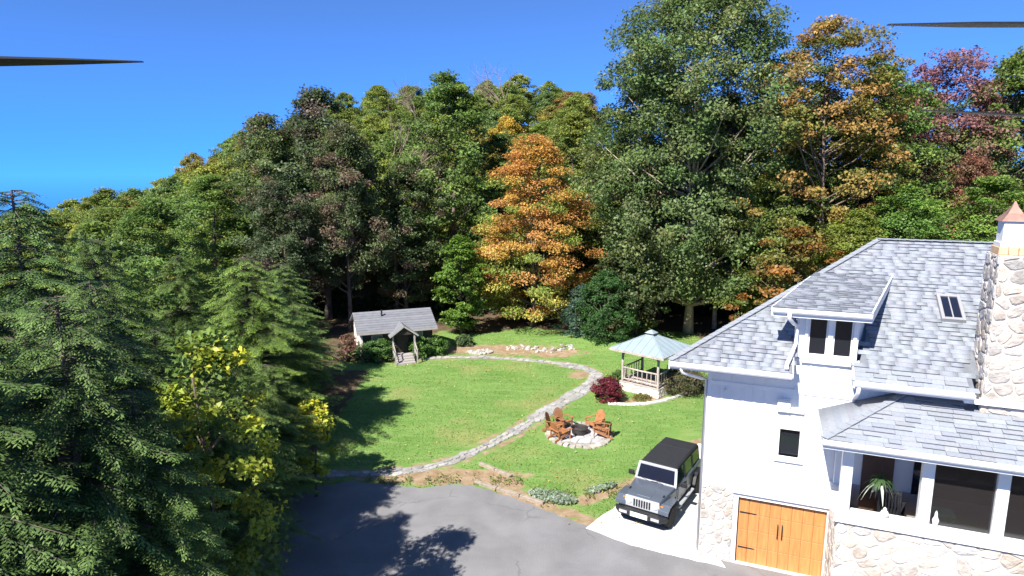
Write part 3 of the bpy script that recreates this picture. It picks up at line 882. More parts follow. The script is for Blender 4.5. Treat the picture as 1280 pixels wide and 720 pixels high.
# the wall behind the porch: dark doors and a panel
MB().box(3.1, 3.85, -0.06, -0.002, 2.43, 4.55).build('porch_door', mat('door_brown', (0.09, 0.05, 0.035), rough=0.5, var=0.2), HOUSE)
MB().box(4.3, 9.0, -0.05, -0.002, 3.1, 4.7).build('porch_window', M_carglass, HOUSE)
MB().box(2.75, 9.3, -0.04, -0.002, 2.43, 3.1).build('porch_panelling', M_inner, HOUSE)
PSL = 0.4
pr = MB()
ytop = -0.002
def pz(y): return 5.12 + PSL * (y + 2.2)
pr.prism([(1.92, -2.2, pz(-2.2) - 0.1), (9.6, -2.2, pz(-2.2) - 0.1), (9.6, ytop, pz(ytop) - 0.1), (4.12, ytop, pz(ytop) - 0.1)], (0, 0, 0.1))
pr.prism([(1.92, -2.2, 5.02), (4.12, ytop, pz(ytop) - 0.1), (1.92, ytop, 5.02)], (0, 0, 0.1))
pro = pr.build('porch_roof', M_deck, HOUSE)
kp = math.hypot(1, PSL)
S3 = Shingles((0, -2.22, pz(-2.22)), (1, 0, 0), (0, 1, PSL))
S3.rows(2.2 * kp, lambda t: 1.92 + t / kp, lambda t: 8.2, 0.17, 0.4, rg, lambda x, t: x > 5.2 and t > 1.63 * kp and x < 6.85, lambda x, t: True)
S3.emit(pro)
S4 = Shingles((1.9, 0, 5.12), (0, -1, 0), (1, 0, PSL))
S4.rows(2.2 * kp, lambda t: 0.01, lambda t: 2.2 - t / kp, 0.17, 60.0, rg, thick=0.0)
S4.emit(pro)
hc = MB()
for i in range(12):
    a, b = i / 12, (i + 1) / 12 + 0.01
    hc.bar((1.92 + 2.2 * a, -2.2 + 2.2 * a, 5.12 + 0.88 * a + 0.045), (1.92 + 2.2 * b, -2.2 + 2.2 * b, 5.12 + 0.88 * b + 0.03), 0.18, 0.018)
hc.build('hip_cap', M_shingle1, pro)
fb = MB(); fb.box(1.89, 9.6, -2.23, -2.2, 4.9, 5.125); fb.box(1.89, 1.92, -2.2, -0.003, 4.9, 5.125)
fb.build('porch_fascia', M_fascia, HOUSE)
gt = MB(); gt.prism([(1.88, -2.23 + p[0], 5.1 + p[1]) for p in [(0, 0), (-0.11, 0), (-0.115, -0.05), (-0.08, -0.1), (0, -0.11)]], (7.7, 0, 0)); gt.build('gutter', M_gutter, HOUSE)
MB().box(1.93, 9.5, -2.19, PY - 0.001, 4.92, 4.94).build('porch_soffit', M_fascia, HOUSE)
MB().box(1.93, 2.399, PY, -0.003, 4.92, 4.94).build('porch_soffit', M_fascia, HOUSE)

HM = Matrix.Translation((6.706, 17.569, 0)) @ Matrix.Rotation(R_(-22), 4, 'Z')
def hp(x, y, z): return HM @ Vector((x, y, z))

# ------------------------------------------------------------------ things on the porch
rk = empty('rocking_chair', hp(3.75, -0.75, 2.42), R_(-22 + 160), label='dark slatted rocking chair on the glazed porch behind the fern', cat='chair')
MB().box(-0.27, 0.27, -0.25, 0.27, 0.4, 0.45).build('seat', M_carblk, rk, bevel=0.01, seg=1)
for sx in (-0.25, 0.25):
    MB().tube([(sx, -0.26, 0.06), (sx, -0.25, 0.66)], 0.022, 6).build('leg', M_carblk, rk)
    MB().tube([(sx, 0.24, 0.06), (sx, 0.26, 0.5), (sx, 0.4, 1.15)], 0.024, 6).build('leg', M_carblk, rk)
    MB().tube([(sx, -0.5, 0.08), (sx, -0.2, 0.03), (sx, 0.15, 0.03), (sx, 0.6, 0.1)], 0.025, 6).build('rocker', M_carblk, rk)
    MB().box(sx - 0.04, sx + 0.04, -0.3, 0.3, 0.65, 0.68).build('arm', M_carblk, rk)
for i in range(7):
    x = -0.21 + i * 0.07
    MB().bar((x, 0.26, 0.46), (x, 0.4, 1.12), 0.03, 0.015).build('back_slat', M_carblk, rk)
MB().bar((-0.27, 0.4, 1.15), (0.27, 0.4, 1.15), 0.05, 0.09).build('top_rail', M_carblk, rk)

def leaf_strips(rg, n, L, droop, wid, up=0.9):
    """arching strap leaves from the origin"""
    m = MB()
    for i in range(n):
        a = rg.random() * 6.283; l = L * rg.uniform(0.7, 1.1); e = rg.uniform(0.2, up)
        d = Vector((math.cos(a), math.sin(a), 0)); sd_ = Vector((-d.y, d.x, 0))
        pts = []
        for k in range(6):
            t = k / 5
            pts.append((d * (l * t * math.cos(e)) + Vector((0, 0, l * (math.sin(e) * t - droop * t * t))), wid * (0.4 + 1.2 * t) * (1 - t) * 2 + 0.003))
        for (p, w0), (q, w1) in zip(pts[:-1], pts[1:]):
            m.poly([p - sd_ * w0, p + sd_ * w0, q + sd_ * w1, q - sd_ * w1])
    return m
M_strap = mat('strap_leaf', (0.055, 0.11, 0.035), rough=0.45, var=0.2, scale=5, transl=0.25)
M_strapw = mat('pale_leaf', (0.5, 0.55, 0.42), rough=0.5, var=0.15, scale=5, transl=0.2)
fp_ = empty('potted_fern', hp(3.38, -1.25, 3.9), 0, label='hanging spiky fern with pale drooping leaves in the first porch opening', cat='plant')
leaf_strips(random.Random(3), 60, 0.42, 0.75, 0.016).build('fronds', M_strap, fp_)
o = leaf_strips(random.Random(8), 9, 0.5, 1.5, 0.03, 0.5).build('pale_leaves', M_strapw, fp_); o.location = (-0.02, -0.02, -0.1)
MB().lathe([(0.05, -0.2), (0.11, -0.18), (0.14, -0.02), (0.12, 0.0)], 12).build('pot', M_dark, fp_)
MB().tube([(0, 0, 0), (0, 0, 1.0)], 0.008, 5).build('hanger', M_dark, fp_)
def ornament(x, prof, lab):
    o = empty('ornament', hp(x, PY + 0.02, SILL), 0, label=lab, cat='ornament')
    MB().lathe(prof, 14).build('body', M_plate, o, smooth=True)
    MB().lathe([(0.085, 0.0), (0.085, 0.025), (0.06, 0.035)], 14).build('foot', M_plate, o)
    return o
ornament(3.45, [(0.03, 0.03), (0.085, 0.07), (0.1, 0.13), (0.07, 0.19), (0.035, 0.22), (0.045, 0.25), (0.01, 0.29)], 'round white ornament on the porch sill below the fern')
ornament(4.53, [(0.05, 0.03), (0.06, 0.1), (0.075, 0.18), (0.05, 0.24), (0.03, 0.3), (0.035, 0.34), (0.008, 0.42)], 'tall white ornament on the porch sill beside the second post')
pt = empty('side_table', hp(4.75, -0.9, 2.42), R_(-22), label='small teal table standing inside the porch', cat='table')
M_teal = mat('teal_paint', (0.06, 0.16, 0.16), rough=0.5, var=0.1)
MB().box(-0.35, 0.35, -0.25, 0.25, 0.68, 0.72).build('table_top', M_teal, pt, bevel=0.008, seg=1)
for sx in (-0.3, 0.3):
    for sy in (-0.2, 0.2):
        MB().box(sx - 0.025, sx + 0.025, sy - 0.025, sy + 0.025, 0, 0.68).build('leg', M_teal, pt)

# ------------------------------------------------------------------ the parked off-roader (y forward)
jx, jy = 5.24, 19.58
hd_ = math.atan2(-0.838, -0.545)
ax = Vector((-0.545, -0.838)); lf = Vector((0.838, -0.545))     # forward; towards the image's right flank
ctr = Vector((jx, jy)) - lf * 0.79 - ax * 1.475
CAR = empty('parked_car', (ctr.x - 0.05, ctr.y - 0.08, 0.04), math.atan2(ax.y, ax.x) - math.pi / 2, scale=(0.98, 0.96, 0.9), label='dark grey boxy four-door off-road car with black top on the concrete pad', cat='car')
b = MB()
def loft(m, secs):
    """secs: list of closed rings with equal counts"""
    n = len(m.v); k = len(secs[0])
    for s in secs: m.v += [tuple(p) for p in s]
    for i in range(len(secs) - 1):
        for j in range(k):
            q = (j + 1) % k
            m.f.append((n + i * k + j, n + i * k + q, n + (i + 1) * k + q, n + (i + 1) * k + j))
    m.f.append(tuple(n + j for j in reversed(range(k)))); e = n + (len(secs) - 1) * k
    m.f.append(tuple(e + j for j in range(k)))
    return m
def ring(y, hw, z0, z1, tuck=0.06):
    return [(-hw + tuck, y, z0), (hw - tuck, y, z0), (hw, y, z0 + 0.12), (hw, y, z1 - 0.1), (hw - 0.03, y, z1), (-hw + 0.03, y, z1), (-hw, y, z1 - 0.1), (-hw, y, z0 + 0.12)]
loft(b, [ring(-2.15, 0.77, 0.55, 1.12), ring(-1.5, 0.79, 0.5, 1.13), ring(0.0, 0.79, 0.48, 1.14), ring(0.72, 0.78, 0.5, 1.15)])
b.build('body', M_car, CAR, bevel=0.02, seg=1)
hb = MB(); loft(hb, [ring(0.72, 0.76, 0.72, 1.16, 0.02), ring(1.2, 0.72, 0.72, 1.15, 0.02), ring(1.75, 0.64, 0.72, 1.1, 0.02), ring(1.95, 0.61, 0.74, 1.05, 0.02)])
hood = hb.build('hood', M_car, CAR, bevel=0.015, seg=1)
MB().prism([(-0.32, 0.8, 1.15), (0.32, 0.8, 1.15), (0.24, 1.85, 1.07), (-0.24, 1.85, 1.07)], (0, 0, 0.035)).build('hood_bulge', M_car, hood, bevel=0.012, seg=1)
for sx in (-1, 1):
    MB().box(sx * 0.6 - 0.025, sx * 0.6 + 0.025, 1.5, 1.62, 1.1, 1.15).build('hood_latch', M_carblk, hood)
MB().box(-0.12, 0.12, 0.78, 0.84, 1.16, 1.19).build('cowl_vent', M_carblk, hood)
gr = MB(); gr.hexa([(-0.64, 1.95, 0.66), (0.64, 1.95, 0.66), (0.64, 2.02, 0.66), (-0.64, 2.02, 0.66), (-0.6, 1.95, 1.06), (0.6, 1.95, 1.06), (0.6, 2.0, 1.06), (-0.6, 2.0, 1.06)])
gro = gr.build('grille', M_silver, CAR, bevel=0.02, seg=2)
for i in range(7):
    x = -0.27 + i * 0.09
    MB().box(x - 0.03, x + 0.03, 2.0, 2.022, 0.71, 1.0).build('grille_slot', M_dark, gro, bevel=0.008, seg=1)
for sx in (-1, 1):
    l = MB().lathe([(0.0, 2.0), (0.105, 2.0), (0.105, 2.03), (0.08, 2.05), (0.0, 2.055)], 16, axis='x')
    l.v = [(v[1] + sx * 0.46, v[0], v[2] + 0.88) for v in l.v]
    l.build('headlight', M_lamp, CAR)
    am = MB().box(sx * 0.66 - 0.05, sx * 0.66 + 0.05, 1.86, 1.93, 0.86, 0.93); am.build('turn_signal', M_amber, CAR)
# fender flares
def fender(yc, sx, front):
    m = MB()
    if front: prof = [(yc - 0.62, 0.62), (yc - 0.5, 0.86), (yc - 0.3, 0.97), (yc + 0.35, 0.97), (yc + 0.56, 0.84), (yc + 0.58, 0.74)]
    else: prof = [(yc - 0.58, 0.6), (yc - 0.42, 0.88), (yc - 0.25, 0.95), (yc + 0.25, 0.95), (yc + 0.42, 0.86), (yc + 0.58, 0.58)]
    x0, x1 = 0.58, 0.935
    th = 0.05
    for (a, za), (c, zc) in zip(prof[:-1], prof[1:]):
        m.hexa([(sx * x0, a, za - th), (sx * x1, a, za - th - 0.02), (sx * x1, c, zc - th - 0.02), (sx * x0, c, zc - th), (sx * x0, a, za), (sx * x1, a, za - 0.02), (sx * x1, c, zc - 0.02), (sx * x0, c, zc)])
    m.build('fender', M_car if front else M_carblk, CAR, bevel=0.008, seg=1)
for sx in (-1, 1):
    fender(1.475, sx, True); fender(-1.475, sx, False)
    MB().box(sx * 0.72 - 0.13, sx * 0.72 + 0.13, 1.88, 1.99, 0.62, 0.8).build('fender_lamp', M_lamp if sx < 0 else M_silver, CAR, bevel=0.01, seg=1)
# bumpers
bm_ = MB(); bm_.hexa([(-0.93, 2.05, 0.42), (0.93, 2.05, 0.42), (0.72, 2.27, 0.42), (-0.72, 2.27, 0.42), (-0.93, 2.05, 0.64), (0.93, 2.05, 0.64), (0.72, 2.27, 0.64), (-0.72, 2.27, 0.64)])
bo = bm_.build('bumper', M_carblk, CAR, bevel=0.03, seg=2)
MB().box(-0.3, 0.3, 2.265, 2.285, 0.45, 0.62).build('plate', M_plate, bo)
for sx in (-1, 1):
    MB().bar((sx * 0.42, 2.272, 0.54), (sx * 0.7, 2.272, 0.54), 0.02, 0.1).build('bumper_trim', M_silver, bo)
MB().box(-0.6, 0.6, 1.9, 2.06, 0.4, 0.62).build('bumper_bracket', M_carblk, CAR)
MB().box(-0.85, 0.85, -2.32, -2.15, 0.45, 0.65).build('rear_bumper', M_carblk, CAR, bevel=0.02, seg=1)
# windscreen
fr = MB()
A0, A1 = Vector((0, 0.74, 1.13)), Vector((0, 0.52, 1.72))
for sx in (-1, 1):
    fr.bar((sx * 0.72, A0.y, A0.z), (sx * 0.66, A1.y, A1.z), 0.09, 0.07)
fr.bar((-0.7, A1.y, A1.z), (0.7, A1.y, A1.z), 0.08, 0.09); fr.bar((-0.76, A0.y, A0.z + 0.02), (0.76, A0.y, A0.z + 0.02), 0.08, 0.09)
wso = fr.build('windscreen_frame', M_silver, CAR, bevel=0.01, seg=1)
MB().hexa([(-0.68, 0.73, 1.18), (0.68, 0.73, 1.18), (0.68, 0.71, 1.18), (-0.68, 0.71, 1.18), (-0.63, 0.55, 1.69), (0.63, 0.55, 1.69), (0.63, 0.53, 1.69), (-0.63, 0.53, 1.69)]).build('windscreen', M_carglass, wso)
for x in (-0.3, 0.25):
    MB().tube([(x, 0.79, 1.17), (x + 0.3, 0.77, 1.24)], 0.01, 4).build('wiper', M_carblk, wso)
# hard top
tp = MB(); loft(tp, [[(-0.71, -2.12, 1.12), (0.71, -2.12, 1.12), (0.66, -2.06, 1.72), (0.6, -2.0, 1.8), (-0.6, -2.0, 1.8), (-0.66, -2.06, 1.72)],
                     [(-0.71, -1.15, 1.12), (0.71, -1.15, 1.12), (0.66, -1.15, 1.74), (0.6, -1.15, 1.84), (-0.6, -1.15, 1.84), (-0.66, -1.15, 1.74)]])
loft(tp, [[(-0.66, -1.16, 1.7), (0.66, -1.16, 1.7), (0.67, -1.16, 1.76), (0.6, -1.16, 1.84), (-0.6, -1.16, 1.84), (-0.67, -1.16, 1.76)],
          [(-0.66, 0.5, 1.68), (0.66, 0.5, 1.68), (0.67, 0.5, 1.73), (0.6, 0.48, 1.79), (-0.6, 0.48, 1.79), (-0.67, 0.5, 1.73)]])
top = tp.build('top', M_top, CAR, bevel=0.02, seg=1)
for sx in (-1, 1):
    MB().hexa([(sx * 0.708, -2.0, 1.2), (sx * 0.712, -1.25, 1.2), (sx * 0.69, -1.25, 1.2), (sx * 0.69, -2.0, 1.2), (sx * 0.668, -1.98, 1.65), (sx * 0.668, -1.25, 1.68), (sx * 0.64, -1.25, 1.68), (sx * 0.64, -1.98, 1.65)]).build('quarter_window', M_carglass, CAR)
    for y0, y1 in ((-1.1, -0.28), (-0.24, 0.62)):
        dm = MB(); dm.box(sx * 0.79 - 0.012, sx * 0.79 + 0.012, y0 + 0.02, y1 - 0.02, 0.56, 1.12)
        do = dm.build('door', M_car, CAR, bevel=0.006, seg=1)
        MB().hexa([(sx * 0.735, y0 + 0.04, 1.15), (sx * 0.735, y1 - 0.04, 1.15), (sx * 0.715, y1 - 0.04, 1.15), (sx * 0.715, y0 + 0.04, 1.15), (sx * 0.672, y0 + 0.05, 1.69), (sx * 0.672, min(y1 - 0.06, 0.44), 1.69), (sx * 0.655, min(y1 - 0.06, 0.44), 1.69), (sx * 0.655, y0 + 0.05, 1.69)]).build('door_window', M_carglass, do)
        MB().box(sx * 0.82 - 0.015, sx * 0.82 + 0.015, y0 + 0.08, y0 + 0.22, 0.99, 1.03).build('handle', M_carblk, do)
    MB().bar((sx * 0.72, -1.19, 1.14), (sx * 0.66, -1.17, 1.72), 0.06, 0.08).build('pillar', M_carblk, CAR)
    MB().bar((sx * 0.735, -0.26, 1.14), (sx * 0.67, -0.26, 1.7), 0.05, 0.08).build('pillar', M_carblk, CAR)
    mm = MB(); mm.box(sx * 0.97 - 0.11, sx * 0.97 + 0.11, 0.52, 0.6, 1.13, 1.32); mr_ = mm.build('mirror', M_carblk, CAR, bevel=0.025, seg=2)
    MB().bar((sx * 0.76, 0.58, 1.15), (sx * 0.9, 0.57, 1.2), 0.05, 0.05).build('mirror_arm', M_carblk, mr_)
    MB().box(sx * 0.86 - 0.07, sx * 0.86 + 0.07, -0.85, 0.82, 0.4, 0.46).build('side_step', M_silver, CAR, bevel=0.02, seg=1)
    MB().box(sx * 0.7 - 0.05, sx * 0.7 + 0.05, -2.17, -2.13, 0.85, 1.05).build('tail_light', mat('red_lens', (0.4, 0.02, 0.02), rough=0.2), CAR)
MB().box(-0.5, 0.5, -1.9, 1.9, 0.28, 0.5).build('chassis', M_carblk, CAR)
tyre = MB().lathe([(0.24, -0.115), (0.36, -0.12), (0.395, -0.08), (0.4, 0.0), (0.395, 0.08), (0.36, 0.12), (0.24, 0.115)], 28, axis='x').mesh('tyre', M_tyre, smooth=False)
rim = MB().lathe([(0.0, -0.06), (0.245, -0.06), (0.245, 0.1), (0.225, 0.1), (0.21, 0.02), (0.0, 0.02)], 24, axis='x')
for i in range(5):
    a = 2 * math.pi * i / 5
    rim.bar((0.05, 0.04 * math.cos(a), 0.04 * math.sin(a)), (0.075, 0.225 * math.cos(a), 0.225 * math.sin(a)), 0.07, 0.04, up=(1, 0, 0))
rim.lathe([(0.0, 0.02), (0.06, 0.02), (0.06, 0.09), (0.0, 0.095)], 12, axis='x')
rimm = rim.mesh('rim', M_alloy)
for sx in (-1, 1):
    for y in (1.475, -1.475):
        t = link(bpy.data.objects.new('wheel', tyre), CAR); t.location = (sx * 0.79, y, 0.4)
        r = link(bpy.data.objects.new('rim', rimm), t)
        if sx < 0: r.rotation_euler = (0, 0, math.pi)
sp = link(bpy.data.objects.new('spare_wheel', tyre), CAR); sp.location = (0.05, -2.32, 0.95); sp.rotation_euler = (0, 0, math.pi / 2)

# ------------------------------------------------------------------ gazebo
GZ = empty('gazebo', (7.5, 33.5, 0.0), R_(-41), scale=(0.9, 0.9, 0.9), label='square gazebo of grey logs with a pale blue hipped metal roof', cat='gazebo')
S = 1.18
gs = MB().box(-S - 0.12, S + 0.12, -S - 0.12, S + 0.12, -0.05, 0.52).build('stone_base', M_mortar, GZ)
rq = random.Random(21)
lay_stones(gs, voronoi(-S - 0.12, S + 0.12, 0.0, 0.52, 0.26, rq), lambda a, b_, c: (a, -S - 0.12 - c, b_), rq, pale=1.0)
lay_stones(gs, voronoi(-S - 0.12, S + 0.12, 0.0, 0.52, 0.26, rq), lambda a, b_, c: (S + 0.12 + c, a, b_), rq, pale=1.0)
for i in range(12):
    x = -S - 0.15 + i * (2 * S + 0.3) / 12
    MB().box(x + 0.006, x + (2 * S + 0.3) / 12 - 0.006, -S - 0.15, S + 0.15, 0.523, 0.56).build('deck_board', M_log, GZ)
for sx in (-1, 1):
    for sy in (-1, 1):
        MB().tube([(sx * S, sy * S, -0.02), (sx * S + 0.01, sy * S, 0.8), (sx * S - 0.02, sy * S + 0.01, 1.6), (sx * S, sy * S, 2.62)], [0.085, 0.08, 0.075, 0.07], 9).build('post', M_log, GZ, smooth=True)
        MB().tube([(sx * S, sy * S, 2.15), (sx * (S - 0.35), sy * S, 2.6)], 0.04, 7).build('brace', M_log, GZ)
        MB().tube([(sx * S, sy * S, 2.15), (sx * S, sy * (S - 0.35), 2.6)], 0.04, 7).build('brace', M_log, GZ)
for (ax_, s_) in (('x', -1), ('y', -1), ('y', 1)):
    def pt3(t, z, ax_=ax_, s_=s_): return (t, s_ * S, z) if ax_ == 'x' else (s_ * S, t, z)
    MB().tube([pt3(-S, 1.42), pt3(0, 1.40), pt3(S, 1.42)], 0.05, 8).build('rail', M_log, GZ, smooth=True)
    MB().tube([pt3(-S, 0.72), pt3(0, 0.74), pt3(S, 0.72)], 0.05, 8).build('rail', M_log, GZ, smooth=True)
    for i in range(8):
        t = -S + (i + 0.5) * 2 * S / 8
        MB().tube([pt3(t, 0.74), pt3(t + rq.uniform(-0.02, 0.02), 1.4)], 0.03, 6).build('baluster', M_log, GZ)
for s_ in (-1, 1):
    MB().tube([(-S, s_ * S, 2.66), (S, s_ * S, 2.66)], 0.07, 8).build('beam', M_log, GZ)
    MB().tube([(s_ * S, -S, 2.7), (s_ * S, S, 2.7)], 0.07, 8).build('beam', M_log, GZ)
E_ = 1.78
ZE, ZT = 2.62, 3.38
corn = [(-E_, -E_), (E_, -E_), (E_, E_), (-E_, E_)]
rf = MB()
for i in range(4):
    a, c = corn[i], corn[(i + 1) % 4]
    rf.prism([(a[0], a[1], ZE - 0.05), (c[0], c[1], ZE - 0.05), (0.2 * c[0] / E_, 0.2 * c[1] / E_, ZT - 0.05), (0.2 * a[0] / E_, 0.2 * a[1] / E_, ZT - 0.05)], (0, 0, 0.05))
gro_ = rf.build('roof', M_gazroof, GZ)
for i in range(4):
    a, c = Vector(corn[i]), Vector(corn[(i + 1) % 4])
    for j in range(1, 7):
        t = j / 7
        p = a + (c - a) * t
        # standing seams run up the slope from the eave to the hip line
        mid = (a + c) / 2; inw = -mid.normalized(); off = (p - mid).length
        run = E_ - max(off, 0.2)
        q = p + inw * run; zq = ZE + (ZT - ZE) * run / (E_ - 0.2)
        MB().bar((p.x, p.y, ZE + 0.012), (q.x, q.y, zq + 0.012), 0.02, 0.03).build('roof_seam', M_gazroof, gro_)
    MB().bar((a.x, a.y, ZE + 0.01), (a.x * 0.2 / E_, a.y * 0.2 / E_, ZT + 0.01), 0.07, 0.04).build('hip_cap', M_gazroof, gro_)
    MB().bar((a.x, a.y, ZE - 0.06), (c.x, c.y, ZE - 0.06), 0.04, 0.13).build('fascia', M_log, GZ)
MB().box(-0.19, 0.19, -0.19, 0.19, ZT - 0.02, ZT + 0.13).build('cupola', M_log, GZ)
MB().hexa([(-0.3, -0.3, ZT + 0.13), (0.3, -0.3, ZT + 0.13), (0.3, 0.3, ZT + 0.13), (-0.3, 0.3, ZT + 0.13), (-0.05, -0.05, ZT + 0.3), (0.05, -0.05, ZT + 0.3), (0.05, 0.05, ZT + 0.3), (-0.05, 0.05, ZT + 0.3)]).build('cupola_roof', M_gazroof, GZ)
# stone edging in front of the gazebo
edge = MB()
EP = [(4.9, 31.15), (5.8, 31.0), (6.8, 31.1), (7.9, 31.6), (9.0, 32.4), (10.0, 33.3), (10.6, 34.0)]
ed = empty('bed_edging', (4.9, 31.1, 0), 0, label='curved pale stone edging around the gazebo planting bed', cat='edging')
ER = resample(EP, 0.4)
for i in range(len(ER) - 1):
    a, c = ER[i], ER[i + 1]
    k = rq.uniform(0.04, 0.08)
    MB().bar((a.x - 4.9, a.y - 31.1, k / 2), (c.x - 4.9 - 0.02, c.y - 31.1, k / 2), rq.uniform(0.16, 0.24), k + 0.04).build('stone', M_concrete, ed, bevel=0.015, seg=1)

# ------------------------------------------------------------------ fire pit and chairs
FC = (3.02, 27.2)
pat = MB().lathe([(1.38, -0.03), (1.38, 0.012), (0.0, 0.012)], 40, (FC[0], FC[1], 0)).build('patio', M_gravel, label='round stone fire pit patio set in the lawn', kind='structure')
for c in voronoi(FC[0] - 1.75, FC[0] + 1.75, FC[1] - 1.75, FC[1] + 1.75, 0.44, rq, aspect=1.0):
    cx = sum(p[0] for p in c) / len(c); cy2 = sum(p[1] for p in c) / len(c)
    if math.hypot(cx - FC[0], cy2 - FC[1]) > 1.1: continue
    pts = [(cx + (p[0] - cx) * 0.92, cy2 + (p[1] - cy2) * 0.92) for p in c]
    o = slab(pts, 0.03, z0=0.014).build('flagstone', M_flag, pat); g_ = rq.uniform(0.95, 1.5); o.color = (g_, g_, g_ * 1.05, 1)
for i in range(30):
    a = 2 * math.pi * i / 30
    r0, r1, da = 1.26 + rq.uniform(-0.03, 0.03), 1.5 + rq.uniform(-0.05, 0.05), 0.095
    da *= rq.uniform(0.75, 1.15); a += rq.uniform(-0.03, 0.03); r1 += rq.uniform(-0.06, 0.05)
    pts = [(FC[0] + r * math.cos(a + d), FC[1] + r * math.sin(a + d)) for r, d in ((r0, -da), (r1, -da * 0.9), (r1 + 0.02, 0), (r1, da * 0.9), (r0, da))]
    o = slab(pts, rq.uniform(0.05, 0.1), z0=0.0).build('border_stone', M_rock, pat); g_ = rq.uniform(0.55, 1.0); o.color = (g_ * 1.06, g_, g_ * 0.92, 1)
FP = empty('fire_pit', (FC[0] + 0.02, FC[1] + 0.1, 0.03), 0, scale=(0.8, 0.8, 0.85), label='low round dark steel fire pit between the orange chairs', cat='fire pit')
MB().lathe([(0.36, 0.0), (0.42, 0.02), (0.46, 0.3), (0.5, 0.34), (0.46, 0.36), (0.42, 0.3), (0.38, 0.08), (0.0, 0.06)], 24).build('ring', M_soot, FP)
for i in range(4):
    a = i * 0.8
    MB().tube([(0.3 * math.cos(a), 0.3 * math.sin(a), 0.1 + i * 0.03), (-0.3 * math.cos(a), -0.3 * math.sin(a), 0.13 + i * 0.03)], 0.05, 7).build('log', mat('charred_log', (0.05, 0.04, 0.035), rough=0.9, var=0.4), FP)
def adirondack(loc, rz, lab, tint):
    o = empty('lawn_chair', (FC[0] + (loc[0] - FC[0]) * 0.84, FC[1] + (loc[1] - FC[1]) * 0.84, 0.045), rz, scale=(0.86,) * 3, label=lab, cat='chair', group='orange wooden chairs around the fire pit')
    def B(name, m): x = m.build(name, M_cedar, o); x.color = tint
    for i in range(6):     # sloping seat slats, front is -y
        y0 = -0.32 + i * 0.1; z = 0.37 - i * 0.028
        B('seat_slat', MB().bar((-0.27, y0 + 0.04, z), (0.27, y0 + 0.04, z), 0.085, 0.022))
    for i in range(7):     # fan back
        x = (i - 3) * 0.078
        h = 0.78 - 0.018 * (i - 3) ** 2
        B('back_slat', MB().bar((x, 0.24, 0.2), (x * 1.25, 0.24 + 0.36 * h, 0.2 + h * 0.94), 0.07, 0.02, up=(0, 1, 0)))
    for sx in (-1, 1):
        B('arm', MB().prism([(sx * 0.27, -0.42, 0.54), (sx * 0.42, -0.42, 0.54), (sx * 0.42, -0.1, 0.54), (sx * 0.35, 0.45, 0.54), (sx * 0.29, 0.45, 0.54)], (0, 0, 0.025)))
        B('leg', MB().box(sx * 0.31 - 0.045, sx * 0.31 + 0.045, -0.36, -0.335, 0, 0.54))
        B('leg', MB().bar((sx * 0.3, -0.34, 0.36), (sx * 0.3, 0.62, 0.03), 0.03, 0.12))
        B('arm_support', MB().bar((sx * 0.33, 0.4, 0.1), (sx * 0.33, 0.4, 0.54), 0.03, 0.06, up=(0, 1, 0)))
    B('back_rail', MB().bar((-0.33, 0.43, 0.52), (0.33, 0.43, 0.52), 0.03, 0.07))
    B('front_apron', MB().bar((-0.29, -0.35, 0.33), (0.29, -0.35, 0.33), 0.025, 0.12))
    return o
def face(p):   # rotation so the chair's front (-y) looks at the pit
    d = Vector((FC[0] - p[0], FC[1] + 0.15 - p[1]))
    return math.atan2(d.y, d.x) + math.pi / 2
for p, lab, tint in (((1.75, 27.75), 'orange wooden lawn chair at the outer side of the left pair by the fire pit', (0.85, 0.8, 0.75, 1)),
                     ((2.25, 28.25), 'orange wooden lawn chair nearest the flagstone path beside the fire pit', (1.0, 1.0, 1.0, 1)),
                     ((2.0, 26.65), 'orange wooden lawn chair at the near left edge of the stone patio', (1.15, 1.05, 0.9, 1)),
                     ((3.95, 28.0), 'bright orange wooden lawn chair with tall back on the gazebo side of the fire pit', (1.25, 1.15, 1.0, 1)),
                     ((4.2, 26.95), 'orange wooden lawn chair turned away from the house at the right of the fire pit', (0.95, 0.9, 0.85, 1))):
    adirondack(p, face(p), lab, tint)

# ------------------------------------------------------------------ timber kerbs by the driveway
for a, c, lab in (((-1.3, 24.2), (0.0, 23.05), 'weathered timber kerb at the end of the path dirt patch'), ((-1.4, 22.62), (1.15, 21.0), 'long timber kerb along the driveway edge by the silver plants')):
    o = empty('timber_kerb', (a[0], a[1], 0), 0, label=lab, cat='kerb')
    d = Vector((c[0] - a[0], c[1] - a[1])); n_ = 3 if d.length > 2 else 2
    for i in range(n_):
        p0 = d * (i / n_); p1 = d * ((i + 0.97) / n_)
        MB().bar((p0.x, p0.y, 0.05), (p1.x, p1.y, 0.05 + rq.uniform(-0.01, 0.015)), 0.14, 0.13).build('timber', M_curb, o, bevel=0.012, seg=1)

